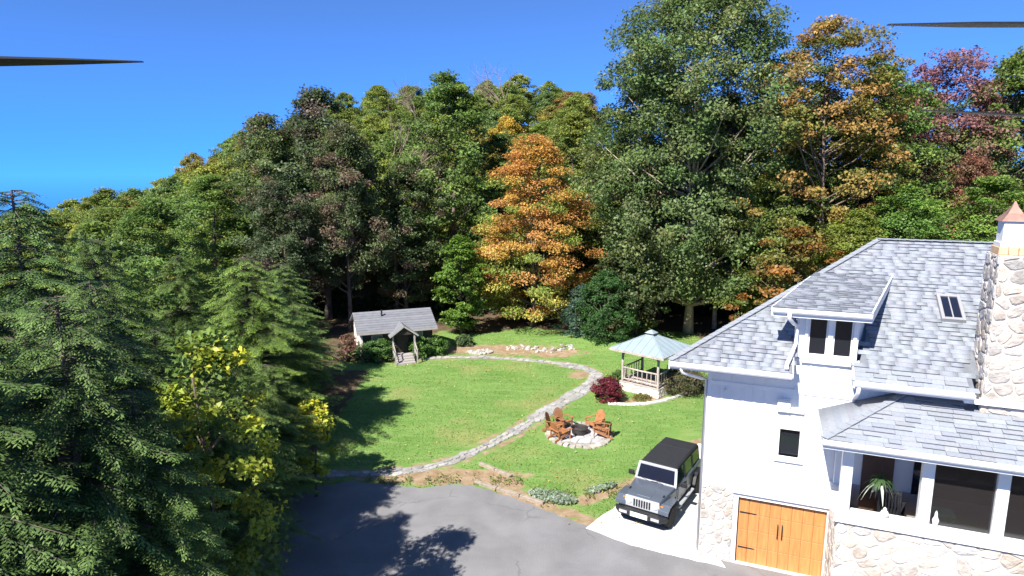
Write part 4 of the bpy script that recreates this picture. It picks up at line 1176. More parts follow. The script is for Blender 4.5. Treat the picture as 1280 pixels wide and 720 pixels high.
# ------------------------------------------------------------------ loose rocks
def rock_mesh(rg, r, flat=0.6):
    bm = bmesh.new(); bmesh.ops.create_icosphere(bm, subdivisions=1, radius=1)
    for v in bm.verts:
        v.co = Vector((v.co.x * r * rg.uniform(0.7, 1.2), v.co.y * r * rg.uniform(0.7, 1.2), v.co.z * r * flat * rg.uniform(0.7, 1.2)))
    me = bpy.data.meshes.new('rock'); bm.to_mesh(me); bm.free(); me.materials.append(M_rock)
    return me
RK = [rock_mesh(rq, 1.0) for _ in range(6)]
def rock(x, y, r, lab, group, tone):
    o = bpy.data.objects.new('rock', rq.choice(RK)); o.location = (x, y, float(hill(x, y)) + r * 0.2); o.scale = (r,) * 3
    o.rotation_euler = (0, 0, rq.random() * 6.28); o.color = (tone * 1.02, tone, tone * 0.97, 1)
    link(o, None, lab, 'rock', group)
for i in range(58):
    t = rq.random()
    x = -0.2 + 4.4 * t + rq.uniform(-0.25, 0.25); y = 41.6 - 0.7 * t + rq.uniform(-0.55, 0.55) + 0.4 * math.sin(t * 9)
    rock(x, y, rq.uniform(0.06, 0.18), 'pale rock in the scattered row beyond the far bend of the path', 'scattered pale rocks', rq.uniform(0.55, 1.15))
for i in range(26):
    a = rq.random() * 6.28; q = rq.random() ** 0.5
    rock(-2.1 + 0.75 * q * math.cos(a), 40.75 + 0.45 * q * math.sin(a), rq.uniform(0.12, 0.26), 'grey rock in the low round heap beside the cabin path', 'grey rock heap', rq.uniform(0.6, 0.95))

# ------------------------------------------------------------------ cabin
CB = empty('cabin', (-7.85, 41.0, 0.0), R_(20), scale=(0.9, 0.9, 0.92), label='small dark brown cabin with grey roof and gabled entry porch', cat='cabin')
cw_, cd_, ce, RZ = 2.5, 1.95, 2.1, 2.95
c_ = MB()
c_.box(-cw_ + 0.1, cw_ - 0.1, -cd_ + 0.02, cd_, 0.0, ce)
cbody = c_.build('wall', M_cabin, CB)
for i in range(12):      # horizontal siding boards on the front
    z = 0.35 + i * 0.145
    MB().box(-cw_ + 0.1, cw_, -cd_ - 0.02, -cd_ + 0.02, z + 0.008, z + 0.14).build('board', M_cabin, CB).color = (rq.uniform(0.8, 1.25),) * 3 + (1,)
gw = MB(); gw.prism([(-cw_ - 0.02, -cd_, 0.0), (-cw_ - 0.02, cd_, 0.0), (-cw_ - 0.02, cd_, ce), (-cw_ - 0.02, 0, RZ), (-cw_ - 0.02, -cd_, ce)], (0.12, 0, 0))
gwo = gw.build('gable_wall', M_cabstone, CB)
for c in voronoi(-cd_, cd_, 0.0, ce, 0.34, rq):
    o = stone_mesh(c, lambda a, b_, d: (-cw_ - 0.02 - d, a, b_), 0.02, 0.05, rq).build('stone', M_cabstone, gwo); t_ = rq.uniform(0.85, 1.3); o.color = (t_, t_ * 0.95, t_ * 0.93, 1)
MB().prism([(cw_ - 0.1, -cd_, 0), (cw_ - 0.1, cd_, 0), (cw_ - 0.1, cd_, ce), (cw_ - 0.1, 0, RZ), (cw_ - 0.1, -cd_, ce)], (0.1, 0, 0)).build('gable_wall', M_cabin, CB)
oh = 0.32
sl_ = (RZ - ce) / cd_
zE = ce - oh * sl_
for s_ in (-1, 1):
    m = MB(); m.hexa([(-cw_ - oh, s_ * (cd_ + oh), zE + 0.02), (cw_ + oh, s_ * (cd_ + oh), zE + 0.02), (cw_ + oh, 0, RZ + 0.02), (-cw_ - oh, 0, RZ + 0.02), (-cw_ - oh, s_ * (cd_ + oh), zE + 0.1), (cw_ + oh, s_ * (cd_ + oh), zE + 0.1), (cw_ + oh, 0, RZ + 0.1), (-cw_ - oh, 0, RZ + 0.1)])
    cr = m.build('roof', M_cabroof, CB)
    if s_ < 0:
        for i in range(9):
            t0 = i / 9
            y = -(cd_ + oh) * (1 - t0); z = zE + 0.1 + (RZ - zE) * t0
            y1 = -(cd_ + oh) * (1 - (i + 1) / 9); z1 = zE + 0.1 + (RZ - zE) * (i + 1) / 9
            m2 = MB(); m2.hexa([(-cw_ - oh, y, z), (cw_ + oh, y, z), (cw_ + oh, y1, z1), (-cw_ - oh, y1, z1), (-cw_ - oh, y, z + 0.03), (cw_ + oh, y, z + 0.03), (cw_ + oh, y1, z1 + 0.006), (-cw_ - oh, y1, z1 + 0.006)])
            m2.build('shingle_course', M_cabroof, cr).color = (rq.uniform(0.9, 1.1),) * 3 + (1,)
MB().box(-cw_ - oh, cw_ + oh, -cd_ - oh - 0.03, -cd_ - oh, zE - 0.03, zE + 0.1).build('fascia', M_cabtrim, CB)
MB().tube([(-0.85, -0.6, 2.6), (-0.85, -0.6, 3.25)], 0.06, 8).build('vent_pipe', M_dark, CB)
for x0, x1, z0, z1 in ((-1.75, -1.1, 1.25, 1.75), (1.15, 1.75, 1.15, 1.85)):
    f_ = MB(); f_.box(x0 - 0.06, x0, -cd_ - 0.06, -cd_, z0 - 0.06, z1 + 0.06); f_.box(x1, x1 + 0.06, -cd_ - 0.06, -cd_, z0 - 0.06, z1 + 0.06); f_.box(x0, x1, -cd_ - 0.06, -cd_, z1, z1 + 0.06); f_.box(x0, x1, -cd_ - 0.06, -cd_, z0 - 0.06, z0)
    fo = f_.build('window', M_cabtrim, CB)
    MB().box(x0, x1, -cd_ - 0.035, -cd_ - 0.022, z0, z1).build('pane', mat('cabin_glass', (0.16, 0.17, 0.16), rough=0.12, var=0.3, scale=2), fo)
# entry porch
px0, px1, pyf = -0.45, 1.05, -cd_ - 0.85
for x in (px0, px1):
    MB().box(x - 0.05, x + 0.05, pyf, pyf + 0.1, 0.4, 1.85).build('porch_post', M_cabtrim, CB)
pm = (px0 + px1) / 2
MB().prism([(px0 - 0.05, pyf + 0.02, 1.85), (px1 + 0.05, pyf + 0.02, 1.85), (pm, pyf + 0.02, 2.4)], (0, 0.06, 0)).build('porch_gable', M_cabin, CB)
for s_ in (-1, 1):
    xe = pm + s_ * (px1 - px0 + 0.5) / 2
    MB().hexa([(xe, pyf - 0.12, 1.74), (xe, -1.2, 1.74), (pm, -0.9, 2.44), (pm, pyf - 0.12, 2.44), (xe, pyf - 0.12, 1.81), (xe, -1.2, 1.81), (pm, -0.9, 2.51), (pm, pyf - 0.12, 2.51)]).build('porch_roof', M_cabroof, CB)
    MB().bar((xe, pyf - 0.14, 1.76), (pm, pyf - 0.14, 2.46), 0.03, 0.1).build('barge_board', M_cabtrim, CB)
MB().box(px0 - 0.1, px1 + 0.1, pyf, -cd_ - 0.03, 0.3, 0.42).build('porch_floor', M_cabtrim, CB)
dd = MB().box(-0.05, 0.7, -cd_ - 0.05, -cd_ - 0.022, 0.42, 2.0).build('door', mat('cabin_door', (0.03, 0.022, 0.018), rough=0.6, var=0.3), CB)
for i in range(3):
    MB().box(px0 + 0.12, px1 - 0.12, pyf - 0.26 * (i + 1), pyf - 0.26 * i - 0.01, 0.0, 0.31 - 0.1 * i).build('step', M_cabtrim, CB)
for x in (px0, px1):
    MB().box(x - 0.04, x + 0.04, pyf - 0.84, pyf - 0.76, 0, 0.95).build('rail_post', M_cabtrim, CB)
    MB().bar((x, pyf, 1.3), (x, pyf - 0.8, 0.92), 0.06, 0.06).build('handrail', M_cabtrim, CB)
    MB().bar((x, pyf, 0.8), (x, pyf - 0.8, 0.45), 0.05, 0.05).build('handrail', M_cabtrim, CB)

# ------------------------------------------------------------------ foliage
def unit(a):
    return a / np.maximum(np.linalg.norm(a, axis=1, keepdims=True), 1e-9)
def leaf_quads(rg, C, Nn, s, asp=0.62, fold=0.18):
    n = len(C)
    t = unit(np.cross(Nn, unit(rg.normal(size=(n, 3)))))
    b = np.cross(Nn, t)
    s = s[:, None]
    V = np.empty((n, 4, 3))
    V[:, 0] = C - t * s * 0.5
    V[:, 1] = C + b * s * asp * 0.5 + Nn * s * fold
    V[:, 2] = C + t * s * 0.5
    V[:, 3] = C - b * s * asp * 0.5 + Nn * s * fold
    return V.reshape(-1, 3), np.arange(4 * n).reshape(-1, 4)
def prof_r(prof, t):
    ts, rs = zip(*prof)
    return np.interp(t, ts, rs)
ROUND = [(0, 0.25), (0.12, 0.7), (0.35, 1.0), (0.6, 0.95), (0.82, 0.66), (0.95, 0.3), (1, 0.08)]
TALL = [(0, 0.3), (0.1, 0.75), (0.3, 1.0), (0.55, 0.95), (0.78, 0.72), (0.92, 0.42), (1, 0.1)]
CONE = [(0, 0.75), (0.1, 1.0), (0.3, 0.92), (0.5, 0.74), (0.7, 0.52), (0.87, 0.3), (1, 0.05)]
BALL = [(0, 0.7), (0.2, 0.95), (0.5, 1.0), (0.75, 0.82), (0.92, 0.45), (1, 0.1)]
def crown_np(rg, H, R, z0, prof, n_cl, per, leaf, rc, flat=0.65, pal=((0.08, 0.13, 0.04),), jitter=0.22, inner=0.35, hue=None, up=0.55, lump=0.22):
    t = rg.random(n_cl) ** 0.9
    az = rg.random(n_cl) * 2 * math.pi
    ph = rg.random(6) * 6.28
    lum = 1 + lump * (np.sin(3 * az + ph[0] + 5 * t) * 0.6 + np.sin(5 * az + ph[1] - 9 * t) * 0.4 + np.sin(2 * az + ph[2] + 14 * t) * 0.5)
    rr = prof_r(prof, t) * R * lum * np.sqrt(inner ** 2 + (1 - inner ** 2) * rg.random(n_cl))
    CC = np.stack([rr * np.cos(az), rr * np.sin(az), z0 + t * (H - z0)], 1)
    rcl = rc * rg.uniform(0.6, 1.3, n_cl)
    tone = rg.uniform(1 - jitter, 1 + jitter, n_cl)
    pidx = rg.integers(0, len(pal), n_cl)
    idx = np.repeat(np.arange(n_cl), per)
    n = len(idx)
    off = unit(rg.normal(size=(n, 3))) * (rg.random(n) ** 0.45)[:, None] * rcl[idx][:, None]
    off[:, 2] *= flat
    C = CC[idx] + off
    out = unit(np.stack([C[:, 0], C[:, 1], (C[:, 2] - (z0 + 0.4 * (H - z0))) * 0.6], 1))
    Nn = unit(out * 0.45 + np.array([0, 0, up]) + rg.normal(size=(n, 3)) * 0.5)
    V, F = leaf_quads(rg, C, Nn, leaf * rg.uniform(0.65, 1.3, n))
    col = np.array(pal)[pidx][idx] * tone[idx][:, None] * rg.uniform(0.8, 1.2, (n, 1)) * rg.uniform(0.94, 1.06, (n, 3))
    if hue is not None: col = hue(rg, C, col, idx, n_cl)
    return V, F, np.repeat(col, 4, 0), CC
def trunk_mb(rg, H, r0, CC, n_limb, lean=0.03, zmin=0.15, top=0.9):
    m = MB()
    bend = rg.normal(size=2) * lean * H
    def tp(z): 
        t = z / H
        return Vector((bend[0] * t * t + 0.02 * H * math.sin(t * 5) * lean * 10, bend[1] * t * t, z))
    zs = [H * top * k / 9 for k in range(10)]
    m.tube([tp(z) for z in zs], [r0 * (1.35 if k == 0 else 1) * (1 - 0.93 * z / (H * top)) + 0.012 for k, z in enumerate(zs)], 8)
    if len(CC):
        for j in rg.choice(len(CC), min(n_limb, len(CC)), replace=False):
            c = Vector(CC[j])
            zb = max(H * zmin, c.z - (0.45 + 0.5 * rg.random()) * math.hypot(c.x, c.y) - 0.3)
            if zb > H * top * 0.95: continue
            a = tp(zb); d = c - a
            mid = a + d * 0.5 + Vector((0, 0, -0.06 * d.length))
            rb = r0 * (1 - 0.93 * zb / (H * top)) * 0.5 + 0.01
            m.tube([a, mid, c], [rb, rb * 0.6, 0.012], 5, cap=False)
    return m
def tree_meshes(seed, H, R, base=0.2, prof=TALL, n_cl=260, per=60, leaf=0.28, rc=0.75, r0=0.2, limbs=40, **kw):
    rg_ = np.random.default_rng(seed)
    V, F, C, CC = crown_np(rg_, H, R, H * base, prof, n_cl, per, leaf, rc, **kw)
    cm = npmesh('crown', V, F, M_leaf, C)
    tm = trunk_mb(rg_, H, r0, CC, limbs, zmin=base * 0.7).mesh('trunk', M_bark, smooth=True)
    return tm, cm
TREE_N = 0
def plant_tree(proto, x, y, h, protoH, lab, tint=(1, 1, 1), bark=(1, 1, 1), wide=1.0, group=None, name='tree', cat='tree', rot=None, dz=0.0):
    global TREE_N
    TREE_N += 1
    tm, cm = proto
    s = h / protoH
    z = float(hill(x, y)) - 0.08 + dz
    o = empty(name, (x, y, z), (TREE_N * 2.399) % 6.283 if rot is None else rot, lab, cat, group, scale=(s * wide, s * wide, s))
    if tm is not None:
        a = link(bpy.data.objects.new('trunk', tm), o); a.color = (*bark, 1)
    b_ = link(bpy.data.objects.new('crown', cm), o); b_.color = (*tint, 1)
    return o

G1 = ((0.155, 0.215, 0.058), (0.19, 0.24, 0.065), (0.13, 0.19, 0.052), (0.15, 0.21, 0.07))
OAK = ((0.095, 0.135, 0.05), (0.115, 0.15, 0.06), (0.105, 0.13, 0.055), (0.13, 0.165, 0.07), (0.085, 0.12, 0.045), (0.17, 0.12, 0.085))
# hillside prototypes (12 m)
HP = [tree_meshes(100 + i, 12, 4.6, 0.14, ROUND, 150, 105, 0.32, 0.95, 0.18, 16, pal=G1, jitter=0.28) for i in range(4)]
# tall forest prototypes (18 m)
TP = [tree_meshes(200 + i, 18, 4.2, 0.14 + 0.05 * i, TALL, 260, 135, 0.215, 0.95, 0.24, 40, pal=OAK, jitter=0.3, lump=0.3) for i in range(3)]
# lighter broadleaf (18 m) with clearer clumps
LP = [tree_meshes(300 + i, 18, 4.2, 0.12, TALL, 220, 145, 0.215, 0.9, 0.22, 40, pal=G1, jitter=0.3, flat=0.5, lump=0.32) for i in range(3)]
# ragged crowns that let the sky through
RP = [tree_meshes(340 + i, 18, 4.0, 0.25, [(0, 0.4), (0.1, 0.8), (0.3, 1.0), (0.55, 0.98), (0.78, 0.85), (0.92, 0.6), (1, 0.25)], 200, 115, 0.215, 0.9, 0.2, 70, pal=((0.11, 0.10, 0.03), (0.13, 0.12, 0.035), (0.09, 0.11, 0.03)), jitter=0.3, flat=0.55, lump=0.22, inner=0.2) for i in range(2)]

# ---- hillside wood
hr = random.Random(77)
TINTS = [((1.2, 1.22, 1.05), 'mid green'), ((1.5, 1.35, 0.95), 'yellow-green'), ((1.75, 1.45, 1.0), 'pale yellow-green'), ((0.95, 1.05, 1.05), 'deep green'), ((1.8, 1.2, 0.95), 'olive-brown'), ((1.3, 1.25, 0.85), 'grass-green')]
rows = [(56, 4.4), (61, 4.6), (67, 4.7), (73, 4.8), (80, 4.9), (88, 5.0), (97, 5.2), (106, 5.5), (115, 5.9), (125, 6.6), (137, 7.6), (152, 9.5)]
for Y, sp_ in rows:
    x = -0.84 * Y - 3
    while x < 0.13 * Y:
        xx = x + hr.uniform(-1.6, 1.6); yy = Y + hr.uniform(-2.5, 2.5)
        if not (Y < 58 and -18 < xx < 10):
            tn, nm = hr.choices(TINTS, (5, 5, 3, 3, 1.2, 4))[0]
            h = hr.uniform(7.8, 10.5) * (0.8 if xx / Y < -0.5 else 1) * (0.85 if Y > 84 else 1)
            side = 'left flank' if xx / Y < -0.45 else ('middle slope' if xx / Y < -0.2 else 'upper right slope')
            plant_tree(hr.choice(HP), xx, yy, h, 12, f'rounded {nm} tree among the {side} of the wooded hill', tn, wide=hr.uniform(0.95, 1.2), group='trees of the wooded hillside')
        x += sp_ * hr.uniform(0.85, 1.15)
# right-hand background row
for i, (x, y, h) in enumerate(((16, 60, 16), (22, 56, 17), (28, 60, 18), (35, 56, 18), (41, 58, 18), (47, 54, 17), (12, 66, 15), (38, 50, 17), (20, 68, 16), (30, 70, 17))):
    plant_tree(TP[i % 3], x, y, h, 18, 'dark green tree filling the wood behind the house', (1.1, 1.2, 0.9), group='trees of the wood behind the house')

# ---- the named trees of the forest edge
D_ = 'dark grey-green oak '
plant_tree(TP[0], -18.8, 50, 15.8, 18, 'grey-green oak at the outer end of the dark stand behind the cabin', (1.25, 1.3, 1.1), wide=1.0)
plant_tree(TP[1], -14.8, 50.5, 17.8, 18, 'tallest dark grey-green oak of the stand behind the cabin', (0.9, 0.95, 1.05), wide=1.1)
plant_tree(TP[2], -12.0, 46.5, 14.8, 18, D_ + 'rising just behind the cabin roof', (1.05, 1.05, 1.0), wide=0.85)
plant_tree(TP[0], -8.4, 50, 12.2, 18, 'shorter dark oak beside the bare tree behind the cabin', (1.0, 1.1, 0.95), wide=1.1)
plant_tree(TP[1], -16.0, 44.5, 11.0, 18, 'dark lower oak left of the cabin at the lawn corner', (0.85, 0.9, 1.0), wide=1.2)
plant_tree(LP[1], -21.5, 46.0, 11.5, 18, 'green oak half hidden by the near hemlocks', (1.0, 1.15, 0.85), wide=1.2)
plant_tree(LP[0], -5.2, 54, 19.2, 18, 'tall bright green tree with a bare straight lower trunk right of the cabin', (1.0, 1.12, 0.9), (1.3, 1.2, 1.2), wide=1.1)
plant_tree(LP[1], -1.0, 57, 14.5, 18, 'green tree in the gap between tall green tree and orange maple', (0.85, 0.95, 0.9), wide=1.0)
plant_tree(LP[2], 5.6, 60, 16.0, 18, 'yellow-green tree behind the top of the orange maple', (1.5, 1.25, 0.9), wide=1.1)
plant_tree(LP[0], 8.8, 57, 13.4, 18, 'olive-green tree between orange maple and the giant tree', (1.2, 1.1, 0.9), wide=1.1)
plant_tree(TP[1], 3.5, 56, 11.0, 18, 'dark green tree behind the foot of the orange maple', (1.0, 1.1, 0.9), wide=1.3)
plant_tree(LP[1], -24, 38, 9.6, 18, 'light green tree above the hemlocks on the left slope', (1.15, 1.15, 0.9), wide=1.2)
plant_tree(LP[2], -19, 34, 10.2, 18, 'fresh green tree standing behind the feathery hemlock', (0.95, 1.1, 0.9), wide=1.25)
plant_tree(LP[0], -29, 46, 10.5, 18, 'soft green tree on the left slope below the skyline', (1.2, 1.15, 0.9), wide=1.2)

# ---- orange maple
def maple_hue(rg, C, col, idx, n_cl):
    t = np.clip((C[:, 2] - 1.2) / 12.5, 0, 1)
    pick = rg.random(n_cl)[idx]
    r = np.hypot(C[:, 0], C[:, 1])
    org = np.array([0.58, 0.35, 0.085]); yel = np.array([0.5, 0.43, 0.09]); grn = np.array([0.24, 0.31, 0.06]); rst = np.array([0.55, 0.28, 0.085])
    w_g = np.clip(0.58 - 0.45 * t - 0.04 * (r - 2), 0.12, 1)
    c = np.where((pick < w_g)[:, None], grn, np.where((pick < w_g + 0.22 * (1 - t))[:, None], yel, np.where((pick > 0.8 - 0.25 * t)[:, None], rst, org)))
    return c * rg.uniform(0.75, 1.25, (len(C), 1))
mp_ = tree_meshes(400, 14.2, 5.0, 0.09, [(0, 0.6), (0.12, 0.92), (0.3, 1.0), (0.5, 0.9), (0.7, 0.68), (0.87, 0.42), (1, 0.1)], 300, 200, 0.165, 1.0, 0.22, 70, pal=((1, 1, 1),), flat=0.42, hue=maple_hue, up=0.8, lump=0.24)
plant_tree(mp_, 1.64, 48.2, 14.2, 14.2, 'orange and yellow maple with layered branches at the lawn end', rot=0.4, name='maple_tree')
plant_tree(tree_meshes(401, 7.2, 2.0, 0.08, ROUND, 120, 70, 0.22, 0.55, 0.08, 25, pal=((0.11, 0.2, 0.03), (0.14, 0.24, 0.035)), flat=0.4, up=0.8), -3.7, 45.6, 7.2, 7.2, 'bright lime-green young maple left of the orange maple')

# ---- the giant tree in the middle right
big = tree_meshes(410, 23.6, 7.2, 0.13, [(0, 0.55), (0.08, 0.8), (0.25, 0.95), (0.5, 1.0), (0.75, 0.92), (0.9, 0.74), (0.97, 0.5), (1, 0.3)], 940, 128, 0.215, 1.05, 0.3, 130, pal=((0.125, 0.195, 0.06), (0.15, 0.22, 0.07), (0.14, 0.195, 0.068), (0.18, 0.215, 0.075)), jitter=0.25, lump=0.2, inner=0.25)
plant_tree(big, 13.0, 46, 23.6, 23.6, 'giant grey-green tree with pale trunk towering over the gazebo', bark=(4.2, 4.1, 4.0), rot=1.0)
plant_tree(TP[1], 11.6, 50.5, 18.5, 18, 'grey-green tree crowding in behind the giant tree', (1.1, 1.2, 1.0), wide=1.25)
plant_tree(TP[2], 15.4, 47.5, 17, 18, 'slender pale-trunked tree close beside the giant tree', (1.3, 1.35, 1.1), bark=(4.2, 4.1, 4.0), wide=0.7)
plant_tree(tree_meshes(411, 7.2, 2.6, 0.1, ROUND, 150, 60, 0.22, 0.6, 0.1, 30, pal=((0.085, 0.12, 0.04), (0.11, 0.14, 0.045), (0.1, 0.12, 0.05))), 8.7, 43.8, 7.2, 7.2, 'small grey-green tree between arborvitae and the giant tree')
# ---- conifers behind the gazebo
plant_tree(tree_meshes(420, 4.6, 1.9, 0.02, BALL, 260, 60, 0.13, 0.4, 0.07, 10, pal=((0.055, 0.125, 0.035), (0.065, 0.145, 0.04)), inner=0.6, lump=0.12), 6.5, 42.6, 4.6, 4.6, 'dense dark green arborvitae bush behind the gazebo', name='arborvitae')
plant_tree(tree_meshes(421, 3.5, 1.6, 0.03, CONE, 150, 60, 0.14, 0.4, 0.05, 10, pal=((0.07, 0.13, 0.09), (0.085, 0.15, 0.1)), inner=0.5), 4.9, 44.3, 3.5, 3.5, 'blue-green low conifer left of the dense arborvitae', name='conifer')
# ---- trees behind the house
def gold_hue(rg, C, col, idx, n_cl):
    t = np.clip(C[:, 2] / 20.6, 0, 1); pick = rg.random(n_cl)[idx] * 0.72 + 0.4 * (t - 0.55)
    pal = np.array([(0.15, 0.2, 0.05), (0.23, 0.23, 0.055), (0.32, 0.24, 0.06), (0.38, 0.23, 0.07), (0.4, 0.29, 0.12)])
    return pal[np.clip((pick * 5).astype(int), 0, 4)] * rg.uniform(0.75, 1.25, (len(C), 1))
def red_hue(rg, C, col, idx, n_cl):
    t = np.clip(C[:, 2] / 19.8, 0, 1); pick = rg.random(n_cl)[idx] * 0.55 + np.clip((t - 0.5) * 1.5, 0, 0.6)
    pal = np.array([(0.13, 0.19, 0.055), (0.16, 0.2, 0.06), (0.2, 0.2, 0.075), (0.27, 0.15, 0.115), (0.33, 0.145, 0.14), (0.3, 0.15, 0.16)])
    return pal[np.clip((pick * 6).astype(int), 0, 5)] * rg.uniform(0.75, 1.25, (len(C), 1))
OPEN = [(0, 0.4), (0.1, 0.8), (0.3, 1.0), (0.55, 0.98), (0.78, 0.8), (0.92, 0.55), (1, 0.25)]
GOLD = tree_meshes(431, 20.6, 4.7, 0.2, OPEN, 300, 110, 0.2, 0.85, 0.22, 80, flat=0.5, hue=gold_hue, lump=0.25, inner=0.25)
REDT = tree_meshes(432, 19.8, 4.6, 0.2, OPEN, 280, 110, 0.2, 0.85, 0.22, 80, flat=0.55, hue=red_hue, lump=0.25, inner=0.25)
plant_tree(GOLD, 19.6, 40.5, 20.6, 20.6, 'tall yellow-orange tree rising behind the house ridge', bark=(1.6, 1.5, 1.4), rot=0.5)
plant_tree(GOLD, 21.6, 43.5, 16.0, 20.6, 'olive-gold tree close behind the tall yellow-orange tree', (0.9, 1.1, 0.9), wide=1.15)
plant_tree(LP[2], 17.4, 41.5, 12.5, 18, 'gold-green tree left of the house ridge', (1.15, 1.05, 0.8), wide=1.15)
plant_tree(tree_meshes(430, 8.7, 2.8, 0.12, ROUND, 140, 60, 0.22, 0.6, 0.12, 40, pal=((0.3, 0.14, 0.035), (0.22, 0.15, 0.04), (0.16, 0.15, 0.035)), flat=0.4, lump=0.3), 16.3, 36.2, 8.7, 8.7, 'low rusty orange tree peeking over the hip of the house roof')
plant_tree(LP[0], 24.4, 43.5, 18.4, 18, 'tall green tree behind the middle of the house ridge', (0.95, 1.1, 0.85), wide=1.0)
plant_tree(REDT, 30.2, 46, 19.8, 19.8, 'tall tree with reddish purple top above the chimney', bark=(1.6, 1.5, 1.5))
plant_tree(REDT, 27.0, 47.5, 18.4, 19.8, 'dull red-topped tree left of the reddish purple tree', wide=0.85, bark=(1.6, 1.5, 1.5))
plant_tree(LP[2], 33.6, 44, 19.4, 18, 'green tree at the right edge behind the chimney', (1.05, 1.05, 0.85), wide=0.95)
plant_tree(LP[1], 26.6, 35.5, 11.4, 18, 'bright green tree behind the chimney cap', (1.1, 1.25, 0.85), wide=1.25)
plant_tree(LP[0], 22.4, 36.5, 10.8, 18, 'bright green tree just over the middle of the ridge', (1.0, 1.25, 0.85), wide=1.2)
plant_tree(RP[1], 28.9, 40.5, 12.6, 18, 'small reddish tree behind the chimney cap', (2.1, 1.05, 2.2), wide=0.7)
plant_tree(LP[2], 19.5, 36.0, 9.5, 18, 'yellow-green tree behind the roof beside the rusty orange one', (1.35, 1.2, 0.8), wide=1.2)
# ---- bare trees and hilltop accents
def bare_mesh(seed, H, R):
    rg_ = np.random.default_rng(seed); m = MB()
    def grow(p, d, L_, r, lev):
        q = p + d * L_
        mid = (p + q) / 2 + Vector(rg_.normal(size=3)) * L_ * 0.04
        m.tube([p, mid, q], [r, r * 0.8, r * 0.6], 5 if lev < 2 else 3, cap=False)
        if lev >= 5: return
        for k_ in range(3 if lev < 4 else 2):
            nd = (d + Vector(rg_.normal(size=3)) * 0.42 + Vector((0, 0, 0.12))).normalized()
            grow(q, nd, L_ * rg_.uniform(0.6, 0.82), r * 0.55, lev + 1)
        if lev > 0:
            nd = (d + Vector(rg_.normal(size=3)) * 0.6).normalized(); grow(mid, nd, L_ * 0.55, r * 0.4, lev + 2)
    grow(Vector((0, 0, 0)), Vector((0, 0, 1)), H * 0.3, 0.2, 0)
    return m.mesh('branches', M_bark)
bmh = bare_mesh(7, 17, 3)
def bare(x, y, s, lab, tone=(2.3, 2.1, 2.1)):
    o = empty('bare_tree', (x, y, float(hill(x, y)) - 0.1), x, lab, 'tree', scale=(s, s, s))
    link(bpy.data.objects.new('branches', bmh), o).color = (*tone, 1)
bare(-9.3, 50.6, 1.12, 'leafless grey tree among the dark oaks behind the cabin', (2.2, 2.0, 2.1))
bare(-0.8, 104, 0.95, 'leafless grey-brown tree breaking the hilltop skyline')
bare(-14, 100, 0.8, 'faint leafless tree on the skyline left of the hilltop')
plant_tree(HP[0], -0.6, 84, 10.5, 12, 'small golden-orange tree high on the slope above the maple', (3.4, 1.75, 0.9), wide=0.75)
plant_tree(HP[2], 9.5, 112, 8.5, 12, 'russet brown tree on the far skyline left of the giant tree', (2.0, 0.95, 1.2), wide=1.0)
plant_tree(HP[1], 13.5, 118, 9, 12, 'dull brown tree on the far skyline against the giant tree', (1.7, 1.0, 1.1), wide=1.0)

# ---- undergrowth in the dark wood: low shrubs at the forest edge
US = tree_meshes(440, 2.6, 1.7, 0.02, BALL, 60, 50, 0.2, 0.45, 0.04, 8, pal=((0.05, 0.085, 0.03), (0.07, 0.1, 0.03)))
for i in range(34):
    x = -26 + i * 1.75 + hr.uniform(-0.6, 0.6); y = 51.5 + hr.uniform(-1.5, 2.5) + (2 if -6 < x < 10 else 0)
    plant_tree(US, x, y, hr.uniform(1.6, 3.4), 2.6, 'low dark shrub in the shade under the forest edge', (0.9, 0.95, 0.9), group='undergrowth shrubs under the forest edge', name='shrub', cat='shrub')

